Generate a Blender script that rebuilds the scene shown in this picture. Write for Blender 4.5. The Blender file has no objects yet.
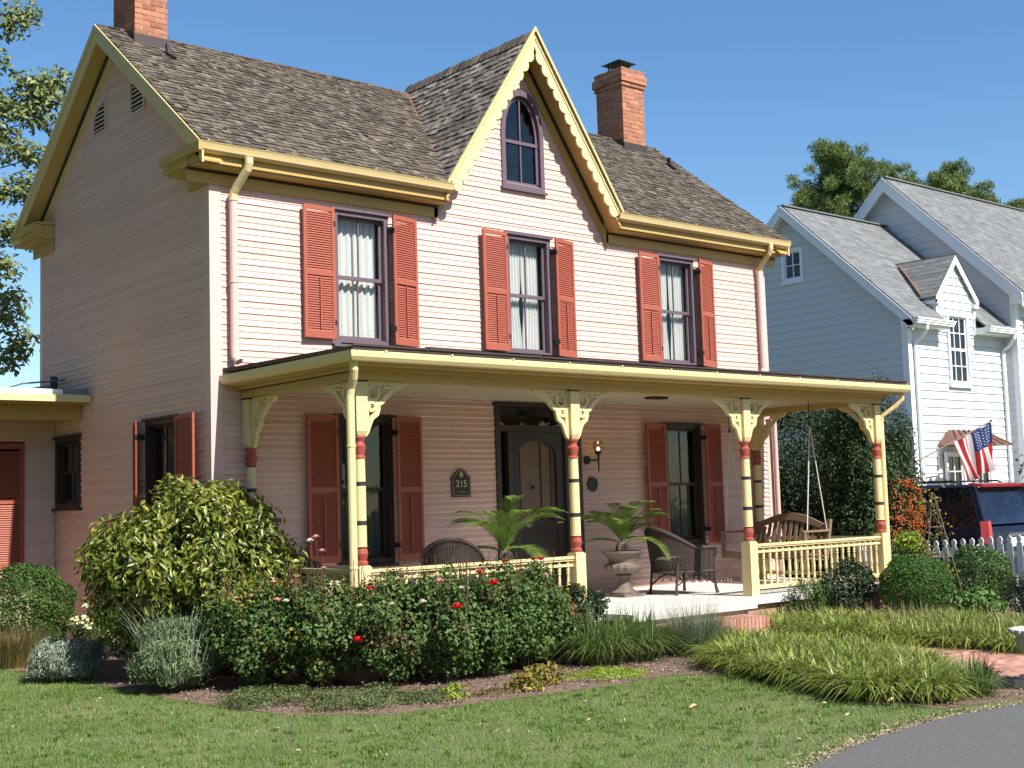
import bpy, math, random
import numpy as np
from mathutils import Vector, Matrix
random.seed(7); rng = np.random.default_rng(11)
SC = bpy.context.scene
COL = SC.collection
V = Vector
# ------------------------------------------------------------ camera
cd = bpy.data.cameras.new('camera'); cam = bpy.data.objects.new('camera', cd); COL.objects.link(cam)
cd.sensor_width = 36; cd.lens = 1307.6 / 1024 * 36; cd.clip_end = 2000; cd.clip_start = .1
yw, pt, rl = [math.radians(a) for a in (49.454, 5.368, -1.791)]
F_ = V((math.cos(yw)*math.cos(pt), math.sin(yw)*math.cos(pt), math.sin(pt)))
R_ = V((math.sin(yw), -math.cos(yw), 0)); U_ = R_.cross(F_)
R2 = R_*math.cos(rl)+U_*math.sin(rl); U2 = -R_*math.sin(rl)+U_*math.cos(rl)
m = Matrix((R2, U2, -F_)).transposed().to_4x4(); m.translation = V((-6.944, -13.317, 1.65))
cam.matrix_world = m; SC.camera = cam
# ------------------------------------------------------------ sky, sun, exposure
EL = math.radians(45); SUN = V((.07, -1, 0)).normalized()*math.cos(EL)+V((0, 0, math.sin(EL)))
w = bpy.data.worlds.new('World'); SC.world = w; w.use_nodes = True
nt = w.node_tree; bgn = nt.nodes['Background']; sky = nt.nodes.new('ShaderNodeTexSky')
sky.sky_type = 'NISHITA'; sky.sun_disc = False; sky.sun_elevation = EL; sky.sun_rotation = math.atan2(SUN.x, SUN.y)
sky.air_density = 1.0; sky.dust_density = .4; sky.ozone_density = 2.2
hs = nt.nodes.new('ShaderNodeHueSaturation'); hs.inputs['Saturation'].default_value = 1.22; nt.links.new(sky.outputs[0], hs.inputs['Color']); nt.links.new(hs.outputs[0], bgn.inputs[0]); bgn.inputs[1].default_value = .095
sd = bpy.data.lights.new('sun', 'SUN'); so = bpy.data.objects.new('sun', sd); COL.objects.link(so)
sd.energy = 5.0; sd.angle = math.radians(.5); sd.color = (1, .96, .905)
so.rotation_euler = (-SUN).to_track_quat('-Z', 'Y').to_euler(); so.location = (0, -20, 30)
SC.view_settings.view_transform = 'Standard'; SC.view_settings.look = 'None'
SC.view_settings.exposure = .80; SC.view_settings.gamma = 1

# ------------------------------------------------------------ materials
def srgb(h):
    if isinstance(h, str):
        c = [int(h[i:i+2], 16)/255 for i in (0, 2, 4)]
        return tuple(x/12.92 if x < .04045 else ((x+.055)/1.055)**2.4 for x in c)
    return h
MATS = {}
def mat(name, c, rough=.6, var=.06, island=0., scale=6., bump=0., bscale=40., c2=None, spec=.4, trans=0., metal=0., stretch=(1, 1, 1), thr=None, coat=0):
    """procedural paint / stone / leaf material with noise-driven colour variation; c2 = second colour mixed by noise or per island"""
    if name in MATS: return MATS[name]
    M = bpy.data.materials.new(name); M.use_nodes = True; MATS[name] = M
    t = M.node_tree; n = t.nodes; L = t.links; p = n['Principled BSDF']
    c = srgb(c); c2 = srgb(c2) if c2 is not None else c
    p.inputs['Roughness'].default_value = rough; p.inputs['Specular IOR Level'].default_value = spec
    p.inputs['Metallic'].default_value = metal
    if coat: p.inputs['Coat Weight'].default_value = coat
    tc = n.new('ShaderNodeTexCoord'); mp = n.new('ShaderNodeMapping'); mp.inputs['Scale'].default_value = stretch
    L.new(tc.outputs['Object'], mp.inputs[0])
    nz = n.new('ShaderNodeTexNoise'); nz.inputs['Scale'].default_value = scale; nz.inputs['Detail'].default_value = 6
    L.new(mp.outputs[0], nz.inputs['Vector'])
    mx = n.new('ShaderNodeMix'); mx.data_type = 'RGBA'
    mx.inputs['A'].default_value = (*c, 1); mx.inputs['B'].default_value = (*c2, 1)
    fac = nz.outputs[0]
    if thr:
        mr = n.new('ShaderNodeMapRange'); mr.inputs[1].default_value = thr[0]; mr.inputs[2].default_value = thr[1]
        L.new(fac, mr.inputs[0]); fac = mr.outputs[0]
    geo = n.new('ShaderNodeNewGeometry')
    if island:
        if c2 != c and not thr: fac = geo.outputs['Random Per Island']
    L.new(fac, mx.inputs['Factor'])
    # brightness variation
    hv = n.new('ShaderNodeHueSaturation')
    mm = n.new('ShaderNodeMath'); mm.operation = 'MULTIPLY_ADD'; mm.inputs[1].default_value = var*2; mm.inputs[2].default_value = 1-var
    L.new(nz.outputs[0], mm.inputs[0]); val = mm.outputs[0]
    if island:
        wn = n.new('ShaderNodeTexWhiteNoise'); wn.noise_dimensions = '1D'; L.new(geo.outputs['Random Per Island'], wn.inputs['W'])
        m2 = n.new('ShaderNodeMath'); m2.operation = 'MULTIPLY_ADD'; m2.inputs[1].default_value = island*2; m2.inputs[2].default_value = -island
        L.new(wn.outputs[0], m2.inputs[0]); m3 = n.new('ShaderNodeMath'); L.new(m2.outputs[0], m3.inputs[0]); L.new(val, m3.inputs[1]); val = m3.outputs[0]
    L.new(val, hv.inputs['Value']); L.new(mx.outputs['Result'], hv.inputs['Color']); L.new(hv.outputs[0], p.inputs['Base Color'])
    if bump:
        b = n.new('ShaderNodeBump'); nb = n.new('ShaderNodeTexNoise'); nb.inputs['Scale'].default_value = bscale; nb.inputs['Detail'].default_value = 4
        L.new(mp.outputs[0], nb.inputs['Vector']); L.new(nb.outputs[0], b.inputs['Height']); b.inputs['Strength'].default_value = bump; b.inputs['Distance'].default_value = .01
        L.new(b.outputs[0], p.inputs['Normal'])
    if trans:
        tr = n.new('ShaderNodeBsdfTranslucent'); L.new(hv.outputs[0], tr.inputs[0]); ms = n.new('ShaderNodeMixShader'); ms.inputs[0].default_value = trans
        L.new(p.outputs[0], ms.inputs[1]); L.new(tr.outputs[0], ms.inputs[2]); L.new(ms.outputs[0], n['Material Output'].inputs[0])
    return M
def glass(name, tint=(.75, .8, .82), base=.06):
    M = bpy.data.materials.new(name); M.use_nodes = True; t = M.node_tree; n = t.nodes; L = t.links
    n.remove(n['Principled BSDF'])
    a = n.new('ShaderNodeBsdfTransparent'); a.inputs[0].default_value = (*tint, 1)
    g = n.new('ShaderNodeBsdfGlossy'); g.inputs['Roughness'].default_value = .015
    nz = n.new('ShaderNodeTexNoise'); nz.inputs['Scale'].default_value = 3.5; tc = n.new('ShaderNodeTexCoord'); L.new(tc.outputs['Object'], nz.inputs['Vector'])
    b = n.new('ShaderNodeBump'); b.inputs['Strength'].default_value = .25; b.inputs['Distance'].default_value = .02; L.new(nz.outputs[0], b.inputs['Height']); L.new(b.outputs[0], g.inputs['Normal'])
    f0 = n.new('ShaderNodeLayerWeight'); f0.inputs[0].default_value = .5; f = n.new('ShaderNodeMath'); f.operation = 'POWER'; f.inputs[1].default_value = 3.5; L.new(f0.outputs['Facing'], f.inputs[0])
    ad = n.new('ShaderNodeMath'); ad.inputs[1].default_value = base; L.new(f.outputs[0], ad.inputs[0])
    ms = n.new('ShaderNodeMixShader'); L.new(ad.outputs[0], ms.inputs[0]); L.new(a.outputs[0], ms.inputs[1]); L.new(g.outputs[0], ms.inputs[2]); L.new(ms.outputs[0], n['Material Output'].inputs[0])
    return M
PINK = mat('pink_paint', (.645, .432, .362), .62, .09, island=.06, scale=2.2, bump=.15, bscale=60, stretch=(1, 1, 4))
PINKTRIM = mat('pink_trim_paint', (.62, .43, .38), .5, .06)
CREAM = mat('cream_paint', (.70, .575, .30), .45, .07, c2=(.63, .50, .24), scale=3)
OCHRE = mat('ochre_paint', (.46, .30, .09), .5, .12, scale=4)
GUT = mat('gutter_paint', (.60, .46, .215), .4, .1, scale=5)
REDP = mat('red_paint', (.33, .085, .05), .5, .07, scale=5)
REDT = mat('red_turning_paint', (.32, .07, .05), .4, .05)
MAUVE = mat('mauve_paint', (.125, .085, .105), .5, .1, scale=8)
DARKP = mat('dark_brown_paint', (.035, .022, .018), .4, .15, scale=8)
BAND = mat('dark_band_paint', (.03, .03, .035), .4)
WHITE = mat('white_paint', (.58, .59, .61), .55, .03, scale=2, stretch=(1, 1, 3))
WTRIM = mat('white_trim', (.80, .81, .82), .45, .03)
CEIL = mat('porch_ceiling_paint', (.50, .42, .31), .6, .04)
CONC = mat('porch_concrete', (.55, .52, .47), .7, .08, scale=5, bump=.2)
WOODSH = mat('weathered_wood_shingle', (.066, .050, .036), .9, .35, island=.36, c2=(.145, .118, .086), scale=9, bump=.6, bscale=50)
WOODSH2 = mat('weathered_cedar_shingle', (.095, .077, .058), .9, .25, island=.4, c2=(.23, .20, .165), scale=9, bump=.6, bscale=50)
ASPH = mat('grey_roof_shingle', (.13, .134, .13), .9, .1, island=.14, c2=(.175, .18, .175), scale=30, bump=.3, bscale=200)
BRICK = mat('brick', (.32, .11, .055), .85, .15, island=.22, c2=(.42, .18, .10), scale=20, bump=.4, bscale=80)
BRICKP = mat('paving_brick', (.36, .16, .11), .85, .15, island=.2, c2=(.46, .26, .19), scale=20, bump=.4, bscale=80)
MORTAR = mat('mortar', (.42, .38, .33), .95, .15, scale=20)
COPPER = mat('copper_flashing', (.30, .14, .08), .5, .15, metal=.3)
LEAD = mat('dark_flashing', (.06, .045, .04), .5, .2, metal=.3)
TAR = mat('tar_roofing', (.05, .035, .03), .85, .2, scale=8, bump=.3)
DARK = mat('unlit_interior_black', (.012, .012, .013), .9, .0)  # near-black: the shade of unlit rooms put into the colour
CURT = mat('white_curtain', (.70, .695, .65), .9, .05, scale=6, trans=.2)
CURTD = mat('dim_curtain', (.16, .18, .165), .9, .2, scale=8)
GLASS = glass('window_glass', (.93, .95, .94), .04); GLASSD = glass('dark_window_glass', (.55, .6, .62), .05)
IRON = mat('black_iron', (.015, .015, .016), .4, .1)
GOLD = mat('gilt_paint', (.45, .32, .12), .4, .05)
WICK = mat('brown_wicker', (.05, .034, .026), .7, .3, scale=60, bump=1., bscale=90)
TEAK = mat('weathered_teak', (.20, .125, .075), .75, .2, scale=10, stretch=(1, 1, 1), bump=.3)
CUSH = mat('white_cushion', (.72, .72, .68), .9, .05)
URN = mat('aged_urn_stone', (.13, .095, .075), .85, .2, scale=12, bump=.5, c2=(.20, .155, .125))
STONE = mat('pale_cast_stone', (.50, .46, .38), .85, .2, scale=14, bump=.6, c2=(.34, .33, .29))
ROPE = mat('white_rope', (.6, .58, .52), .8, .1)
BARK = mat('bark', (.12, .09, .065), .95, .25, scale=12, bump=1, bscale=25, stretch=(1, 1, .3))
STEM = mat('brown_stem', (.11, .07, .04), .8, .2)
def leafm(name, a, b, island=.25, trans=.28, rough=.5, spec=.35): return mat(name, a, rough, .12, island=island, c2=b, scale=5, trans=trans, spec=spec)
L_CAM = leafm('camellia_leaf', (.055, .10, .014), (.23, .25, .03), .3, spec=.6, rough=.35)
L_ROSE = leafm('rose_leaf', (.04, .09, .02), (.125, .19, .05), .35, spec=.25, rough=.5)
L_ROSEN = leafm('rose_new_leaf', (.12, .035, .025), (.12, .10, .03), .2)
L_BOX = leafm('boxwood_leaf', (.035, .085, .014), (.09, .17, .025), .25)
L_LAV = leafm('lavender_leaf', (.13, .17, .11), (.22, .26, .19), .2)
L_JUN = leafm('juniper_leaf', (.07, .105, .03), (.15, .18, .06), .2)
L_LIME = leafm('lime_leaf', (.20, .30, .02), (.30, .38, .04), .15)
L_YEL = leafm('yellowing_leaf', (.10, .15, .02), (.38, .26, .04), .2)
L_LIR = leafm('liriope_blade', (.085, .15, .018), (.38, .41, .09), .3, spec=.5, rough=.4)
L_LIRD = leafm('dark_liriope_blade', (.05, .10, .02), (.19, .25, .07), .3, spec=.5, rough=.4)
L_PALM = leafm('palm_leaflet', (.08, .18, .025), (.30, .40, .08), .2, trans=.4, spec=.5, rough=.35)
L_HOL = leafm('dark_evergreen_leaf', (.014, .03, .010), (.045, .075, .02), .3, spec=.3, rough=.5)
L_GLO = leafm('glossy_shrub_leaf', (.013, .032, .010), (.045, .075, .022), .3, spec=.4, rough=.45)
L_OAK = leafm('tree_leaf', (.08, .13, .03), (.32, .34, .14), .3, trans=.4)
L_PINE = leafm('pine_needle', (.09, .15, .035), (.23, .28, .085), .25, trans=.2)
L_TAN = leafm('dry_grass_blade', (.20, .12, .05), (.13, .14, .04), .25)
BERRY = mat('orange_berry', (.52, .065, .012), .5, .1, island=.25, c2=(.62, .15, .02))
P_RED = mat('red_petal', (.62, .01, .02), .5, .05, island=.15)
P_PINK = mat('pink_petal', (.75, .35, .36), .5, .05, island=.1)
P_WHT = mat('pale_petal', (.80, .66, .60), .5, .05, island=.08)
P_CRM = mat('cream_petal', (.72, .66, .38), .5, .05, island=.1)
GRASSB = mat('grass_blade', (.085, .17, .026), .6, .15, island=.3, c2=(.20, .255, .055), scale=1.2, trans=.3)

# ------------------------------------------------------------ objects and meshes
ORG = {}
def thing(name, label, cat, loc=(0, 0, 0), group=None):
    o = bpy.data.objects.new(name, None); COL.objects.link(o); o.location = loc; o.empty_display_size = .2
    o['label'] = label; o['category'] = cat; ORG[o] = V(loc)
    if group: o['group'] = group
    return o
def finish(o, parent, loc=(0, 0, 0)):
    COL.objects.link(o)
    if parent is not None: o.parent = parent; ORG[o] = ORG.get(parent, V((0, 0, 0)))
    else: o.location = loc; ORG[o] = V(loc)
    return o
def tag(o, label=None, cat=None, group=None, kind=None):
    if label: o['label'] = label
    if cat: o['category'] = cat
    if group: o['group'] = group
    if kind: o['kind'] = kind
    return o
class MB:
    def __init__(s): s.v = []; s.f = []; s.m = []; s.mi = 0
    def quad(s, *p):
        b = len(s.v); s.v.extend([tuple(q) for q in p]); s.f.append(tuple(range(b, b+len(p)))); s.m.append(s.mi); return s
    def faces(s, vs, fs):
        b = len(s.v); s.v.extend([tuple(q) for q in vs]); s.f.extend([tuple(i+b for i in f) for f in fs]); s.m.extend([s.mi]*len(fs)); return s
    def hexa(s, c): return s.faces(c, [(0, 3, 2, 1), (4, 5, 6, 7), (0, 1, 5, 4), (1, 2, 6, 5), (2, 3, 7, 6), (3, 0, 4, 7)])
    def box(s, x0, x1, y0, y1, z0, z1): return s.hexa([(x0, y0, z0), (x1, y0, z0), (x1, y1, z0), (x0, y1, z0), (x0, y0, z1), (x1, y0, z1), (x1, y1, z1), (x0, y1, z1)])
    def fbox(s, fr, u0, u1, d0, d1, z0, z1): return s.hexa([fr(u0, d1, z0), fr(u1, d1, z0), fr(u1, d0, z0), fr(u0, d0, z0), fr(u0, d1, z1), fr(u1, d1, z1), fr(u1, d0, z1), fr(u0, d0, z1)])
    def prism(s, fr, poly, d0, d1):
        n = len(poly); vs = [fr(a, d1, b) for a, b in poly]+[fr(a, d0, b) for a, b in poly]
        return s.faces(vs, [tuple(range(n)), tuple(range(2*n-1, n-1, -1))]+[(i, i+n, (i+1) % n+n, (i+1) % n) for i in range(n)])
    def bar(s, a, b, wd, ht, up=(0, 0, 1)):
        a = V(a); b = V(b); d = (b-a).normalized(); r = d.cross(V(up))
        if r.length < 1e-4: r = d.cross(V((0, 1, 0)))
        r.normalize(); u = r.cross(d); r *= wd/2; u *= ht/2
        return s.hexa([a-r-u, b-r-u, b+r-u, a+r-u, a-r+u, b-r+u, b+r+u, a+r+u])
    def tube(s, pts, rad, n=8, cap=True):
        pts = [V(p) for p in pts]; rr = rad if isinstance(rad, (list, tuple)) else [rad]*len(pts); vs = []; pr = None
        for i, p in enumerate(pts):
            d = (pts[min(i+1, len(pts)-1)]-pts[max(i-1, 0)]).normalized()
            if pr is None: pr = d.orthogonal().normalized()
            pr = (pr-d*pr.dot(d)).normalized(); q = d.cross(pr)
            vs += [p+(pr*math.cos(2*math.pi*k/n)+q*math.sin(2*math.pi*k/n))*rr[i] for k in range(n)]
        fs = [(i*n+k, i*n+(k+1) % n, (i+1)*n+(k+1) % n, (i+1)*n+k) for i in range(len(pts)-1) for k in range(n)]
        if cap: fs += [tuple(range(n-1, -1, -1)), tuple(range((len(pts)-1)*n, len(pts)*n))]
        return s.faces(vs, fs)
    def lathe(s, prof, c, n=16, flute=0, fr=(0, 0)):
        """prof: (r, z[, material index]) upward"""
        vs = []; 
        for q in prof:
            r, z = q[0], q[1]
            for k in range(n):
                a = 2*math.pi*k/n; rr = r
                if flute and fr[0] <= z <= fr[1]: rr = r*(1+flute*(k % 2))
                vs.append((c[0]+rr*math.cos(a), c[1]+rr*math.sin(a), c[2]+z))
        b = len(s.v); s.v.extend(vs)
        for i in range(len(prof)-1):
            for k in range(n):
                s.f.append((b+i*n+k, b+i*n+(k+1) % n, b+(i+1)*n+(k+1) % n, b+(i+1)*n+k)); s.m.append(prof[i][2] if len(prof[i]) > 2 else s.mi)
        for base, rv in ((0, True), (len(prof)-1, False)):
            f = [b+base*n+k for k in range(n)]; s.f.append(tuple(f[::-1] if rv else f)); s.m.append(prof[min(base, len(prof)-2)][2] if len(prof[0]) > 2 else s.mi)
        return s
    def ribbon(s, fr, path, wd, d0, d1):
        """band of width wd following a 2D path in frame fr"""
        n = len(path); L = []; R = []
        for i in range(n):
            a = path[max(i-1, 0)]; b = path[min(i+1, n-1)]; dx, dz = b[0]-a[0], b[1]-a[1]; l = math.hypot(dx, dz) or 1
            ww = wd[i] if isinstance(wd, (list, tuple)) else wd
            L.append((path[i][0]-dz/l*ww/2, path[i][1]+dx/l*ww/2)); R.append((path[i][0]+dz/l*ww/2, path[i][1]-dx/l*ww/2))
        for i in range(n-1):
            s.prism(fr, [L[i], R[i], R[i+1], L[i+1]], d0, d1)
        return s
    def build(s, name, mats, parent=None, loc=(0, 0, 0), smooth=False):
        me = bpy.data.meshes.new(name); o = bpy.data.objects.new(name, me)
        off = ORG[parent] if parent is not None else V(loc)
        me.from_pydata([(v[0]-off[0], v[1]-off[1], v[2]-off[2]) for v in s.v], [], s.f)
        for q in (mats if isinstance(mats, (list, tuple)) else [mats]): me.materials.append(q)
        if max(s.m, default=0) > 0: me.polygons.foreach_set('material_index', s.m)
        if smooth: me.polygons.foreach_set('use_smooth', [True]*len(me.polygons))
        me.update()
        return finish(o, parent, loc)
def npmesh(name, verts, quads, tris, material, parent=None, loc=(0, 0, 0)):
    me = bpy.data.meshes.new(name); off = np.array(ORG[parent] if parent is not None else V(loc))
    verts = verts-off; me.vertices.add(len(verts)); me.vertices.foreach_set('co', verts.astype(np.float32).ravel())
    q = np.asarray(quads, dtype=np.int32).reshape(-1, 4); t = np.asarray(tris, dtype=np.int32).reshape(-1, 3)
    me.loops.add(q.size+t.size); me.loops.foreach_set('vertex_index', np.concatenate([q.ravel(), t.ravel()]))
    me.polygons.add(len(q)+len(t))
    st = np.concatenate([np.arange(len(q))*4, len(q)*4+np.arange(len(t))*3]); me.polygons.foreach_set('loop_start', st.astype(np.int32))
    me.update(calc_edges=True); me.materials.append(material)
    return finish(bpy.data.objects.new(name, me), parent, loc)
def unit(a): return a/np.maximum(np.linalg.norm(a, axis=1, keepdims=True), 1e-9)
def leaves(name, P, N, size, aspect, material, parent=None, loc=(0, 0, 0), fold=.25, upd=None, sizevar=.3):
    n = len(P); N = unit(N); r = rng.normal(size=(n, 3))
    if upd is not None: r = r*upd[1]+np.array(upd[0])
    D = unit(r-N*np.sum(r*N, axis=1, keepdims=True)); S = np.cross(N, D)
    L = size*(1+rng.uniform(-sizevar, sizevar, (n, 1))); W = L*aspect
    vb = P-D*L*.5; vt = P+D*L*.5-N*L*.12; vl = P-D*L*.05-S*W*.5+N*W*fold; vr = P-D*L*.05+S*W*.5+N*W*fold
    vs = np.stack([vb, vr, vt, vl], 1).reshape(-1, 3); i = np.arange(n)[:, None]*4
    tr = np.concatenate([i+np.array([[0, 1, 2]]), i+np.array([[0, 2, 3]])])
    return npmesh(name, vs, [], tr, material, parent, loc)
def blades(name, B, H, lean, W, material, parent=None, loc=(0, 0, 0), seg=3, droop=.5):
    """arching strips: base B(n,3), length H(n), lean direction(n,2) scaled, width W"""
    n = len(B); H = H.reshape(-1, 1); t = np.linspace(0, 1, seg+1); sd_ = np.stack([-lean[:, 1], lean[:, 0], np.zeros(n)], 1); sd_ = unit(sd_+1e-6)
    rows = []
    for k, tt in enumerate(t):
        p = B+np.concatenate([lean*H*(tt**1.6), H*(tt-droop*np.linalg.norm(lean, axis=1, keepdims=True)*tt**3)], 1)
        wv = W*(1-tt**2*.95)*.5; rows += [p-sd_*wv, p+sd_*wv]
    vs = np.stack(rows, 1).reshape(-1, 3); m_ = 2*(seg+1); i = np.arange(n)[:, None]*m_
    q = np.concatenate([i+np.array([[2*k, 2*k+1, 2*k+3, 2*k+2]]) for k in range(seg)])
    return npmesh(name, vs, q, [], material, parent, loc)
def cloud(n, c, R, K=14, cr=.38, inner=.25, zmin=.03, up=.35, seed=None, jit=.5, lumps=1., boxy=0):
    """foliage points: shells of K sub-clumps spread over an ellipsoid plus a sparse fill"""
    g = np.random.default_rng(seed) if seed is not None else rng
    c = np.array(c, float); R = np.array(R, float)
    d = unit(g.normal(size=(K, 3))); d[:, 2] = np.where(d[:, 2] < 0, d[:, 2]*.85, d[:, 2]); d = unit(d) if not boxy else d/(np.sum(np.abs(d)**boxy, axis=1, keepdims=True)**(1/boxy)); cc = d*(1-cr*.85)*(1+g.uniform(-.12, .1, (K, 1))*lumps)
    k = g.integers(0, K, n); e = unit(g.normal(size=(n, 3))); rad = cr*(g.random((n, 1))**.25)*(1+g.uniform(-.2, .2, (n, 1)))
    p = cc[k]+e*rad; nrm = e+cc[k]*.8
    m_ = g.random(n) < inner; q = unit(g.normal(size=(n, 3)))*g.random((n, 1))**.4*.85; p = np.where(m_[:, None], q, p); nrm = np.where(m_[:, None], q, nrm)
    P = c+p*R; N = unit(nrm)+np.array([0, 0, up])+g.normal(size=(n, 3))*jit; ok = P[:, 2] > zmin
    return P[ok], N[ok]
def inpoly(x, y, poly):
    r = np.zeros(len(x), bool); n = len(poly); j = n-1
    for i in range(n):
        xi, yi = poly[i]; xj, yj = poly[j]
        c = ((yi > y) != (yj > y)) & (x < (xj-xi)*(y-yi)/(yj-yi+1e-12)+xi); r ^= c; j = i
    return r
def sample(poly, n):
    a = np.array(poly); x = rng.uniform(a[:, 0].min(), a[:, 0].max(), n*3); y = rng.uniform(a[:, 1].min(), a[:, 1].max(), n*3)
    k = inpoly(x, y, poly); return x[k][:n], y[k][:n]

FR = lambda u, d, z: (u, -d, z)                 # front wall frame: u = x, d = out
GA = lambda u, d, z: (-d, u, z)                 # left gable wall: u = y, d = out (-x)
def frame_at(o, ang):                           # vertical frame at o with u turned by ang about z
    ca, sa = math.cos(ang), math.sin(ang)
    return lambda u, d, z: (o[0]+u*ca+d*sa, o[1]+u*sa-d*ca, o[2]+z)

# ============================================================ GROUND
ox = [(-1.9, 9), (-1.62, 2.6), (-1.42, 0), (-1.42, -2.3), (-1.22, -3.6), (-.66, -4.3), (.4, -4.42), (1.5, -4.55), (2.55, -4.5), (2.86, -4.9), (2.66, -5.9), (2.15, -6.9), (2.3, -7.55), (3.0, -7.75), (4.0, -7.8)]
def ground_mat():
    M = bpy.data.materials.new('lawn_soil'); M.use_nodes = True; t = M.node_tree; n = t.nodes; L = t.links; p = n['Principled BSDF']; p.inputs['Roughness'].default_value = .95
    tc = n.new('ShaderNodeTexCoord'); a = n.new('ShaderNodeTexNoise'); a.inputs['Scale'].default_value = 1.3; a.inputs['Detail'].default_value = 8
    b = n.new('ShaderNodeTexNoise'); b.inputs['Scale'].default_value = 45; b.inputs['Detail'].default_value = 5
    L.new(tc.outputs['Object'], a.inputs[0]); L.new(tc.outputs['Object'], b.inputs[0])
    r = n.new('ShaderNodeValToRGB'); r.color_ramp.elements[0].color = (.06, .115, .022, 1); r.color_ramp.elements[0].position = .35; r.color_ramp.elements[1].color = (.16, .175, .06, 1); r.color_ramp.elements[1].position = .7
    ad = n.new('ShaderNodeMath'); ad.operation = 'MULTIPLY_ADD'; ad.inputs[1].default_value = .5; L.new(b.outputs[0], ad.inputs[0]); 
    m2 = n.new('ShaderNodeMath'); m2.operation = 'MULTIPLY'; m2.inputs[1].default_value = .6; L.new(a.outputs[0], m2.inputs[0]); L.new(m2.outputs[0], ad.inputs[2])
    L.new(ad.outputs[0], r.inputs[0]); L.new(r.outputs[0], p.inputs['Base Color'])
    bb = n.new('ShaderNodeBump'); bb.inputs['Distance'].default_value = .02; L.new(b.outputs[0], bb.inputs['Height']); L.new(bb.outputs[0], p.inputs['Normal'])
    return M
b = MB(); b.quad((-400, -400, -.02), (400, -400, -.02), (400, 400, -.02), (-400, 400, -.02)); tag(b.build('ground', ground_mat()), kind='structure')
MULCH = mat('mulch', (.12, .075, .05), .95, .3, scale=18, c2=(.22, .15, .11), bump=1, bscale=60)
bedpoly = ox+[(4.0, -3), (12, -3), (12, 9)]
b = MB(); b.quad(*[(x, y, -.0165) for x, y in bedpoly]); tag(b.build('garden_bed', MULCH), kind='structure')
bed2 = [(5.78, -3.0), (5.78, -7.6), (8.5, -7.6), (12.0, -6), (12.0, -3.0)]
b = MB(); b.quad(*[(x, y, -.009) for x, y in bed2]); tag(b.build('right_garden_bed', MULCH), kind='structure')
# road
ASPHALT = mat('asphalt', (.075, .073, .07), .9, .25, scale=130, c2=(.20, .195, .18), thr=(.45, .70), bump=.5, bscale=160)
edge = [(-60, -11.5), (-8, -9.6), (-3, -8.95), (-1.5, -8.55), (-.3, -8.22), (.4, -8.02), (1.2, -7.9), (2.0, -7.86), (2.8, -7.98), (4, -8.0), (6, -8.0), (12, -8), (60, -8)]
e2 = []
for i in range(len(edge)-1):
    n = 24 if abs(edge[i][0]) < 5 else 4
    for k in range(n):
        t = k/n; j = .012 if n > 5 else 0; e2.append((edge[i][0]*(1-t)+edge[i+1][0]*t, edge[i][1]*(1-t)+edge[i+1][1]*t+random.uniform(-j, j)))
b = MB(); b.quad(*([(x, y, .006) for x, y in e2]+[(60, -22, .006), (-60, -22, .006)])); tag(b.build('road', ASPHALT), kind='structure')
SAND = mat('dry_verge_soil', (.30, .24, .15), .95, .25, scale=14, c2=(.17, .14, .08), bump=.6, bscale=60)
b = MB(); vp = [(x, y+.06+.04*math.sin(x*5)+.02*math.sin(x*13)+random.uniform(-.03, .03)) for x, y in e2 if -6 < x < 4]
b.quad(*([(x, y, -.003) for x, y in vp]+[(x, y-.12, -.003) for x, y in reversed([p for p in e2 if -6 < p[0] < 4])])); tag(b.build('verge', SAND), kind='structure')
n = 3200; vx = rng.uniform(-3.5, 3.9, n); ex = np.array([p[0] for p in e2]); ey = np.array([p[1] for p in e2]); vy = np.interp(vx, ex, ey)+np.abs(rng.normal(size=n))*.09-.025
tag(leaves('verge_litter', np.stack([vx, vy, rng.uniform(.0, .014, n)], 1), np.array([0, 0, 1])+rng.normal(size=(n, 3))*.5, .02, .6, mat('dry_litter', (.42, .34, .22), .9, .2, island=.35, c2=(.20, .16, .09))), 'dry tan litter and grit along the road edge', 'litter', kind='stuff')
# driveway beyond fence
b = MB(); b.quad((11, -8, .002), (16.8, -8, .002), (16.8, 4, .002), (11, 4, .002)); tag(b.build('driveway', mat('driveway_gravel', (.28, .26, .23), .9, .2, scale=60)), kind='structure')
# brick path
b = MB(); b.mi = 1; b.box(4.02, 5.74, -7.95, -3.3, -.02, .0175); b.mi = 0
y = -7.94; r = 0
while y < -3.32:
    x = 4.03-(.1 if r % 2 else 0)
    while x < 5.72:
        x0 = max(x, 4.03); x1 = min(x+.187, 5.73)
        if x1-x0 > .03: b.box(x0, x1, y, y+.083, 0, .021+random.uniform(-.002, .003))
        x += .2
    y += .096; r += 1
tag(b.build('path', [BRICKP, mat('sand_joint', (.52, .47, .40), .95, .15, scale=20)]), kind='structure')
# grass blades
lawn = [(-9, -8.9), (-3, -8.9), (-1.5, -8.5), (-.3, -8.1), (.4, -7.93), (1.2, -7.82), (2.2, -7.8)]+[(2.3, -7.55)]+ox[:-3][::-1][:99]+[(-3.2, 9), (-9, 2)]
lawn = [(-6.2, -6), (-3.6, -8.6), (-1.6, -8.45), (-.3, -8.12), (.4, -7.93), (1.2, -7.82), (2.25, -7.8), (2.3, -7.5), (2.15, -6.9), (2.66, -5.9), (2.86, -4.9), (2.55, -4.5), (1.5, -4.55), (.4, -4.42), (-.66, -4.3), (-1.22, -3.6), (-1.42, -2.3), (-1.42, 0), (-1.62, 2.6), (-2.2, 5), (-5, 5)]
n = 300000; x, y = sample(lawn, n)
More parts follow.
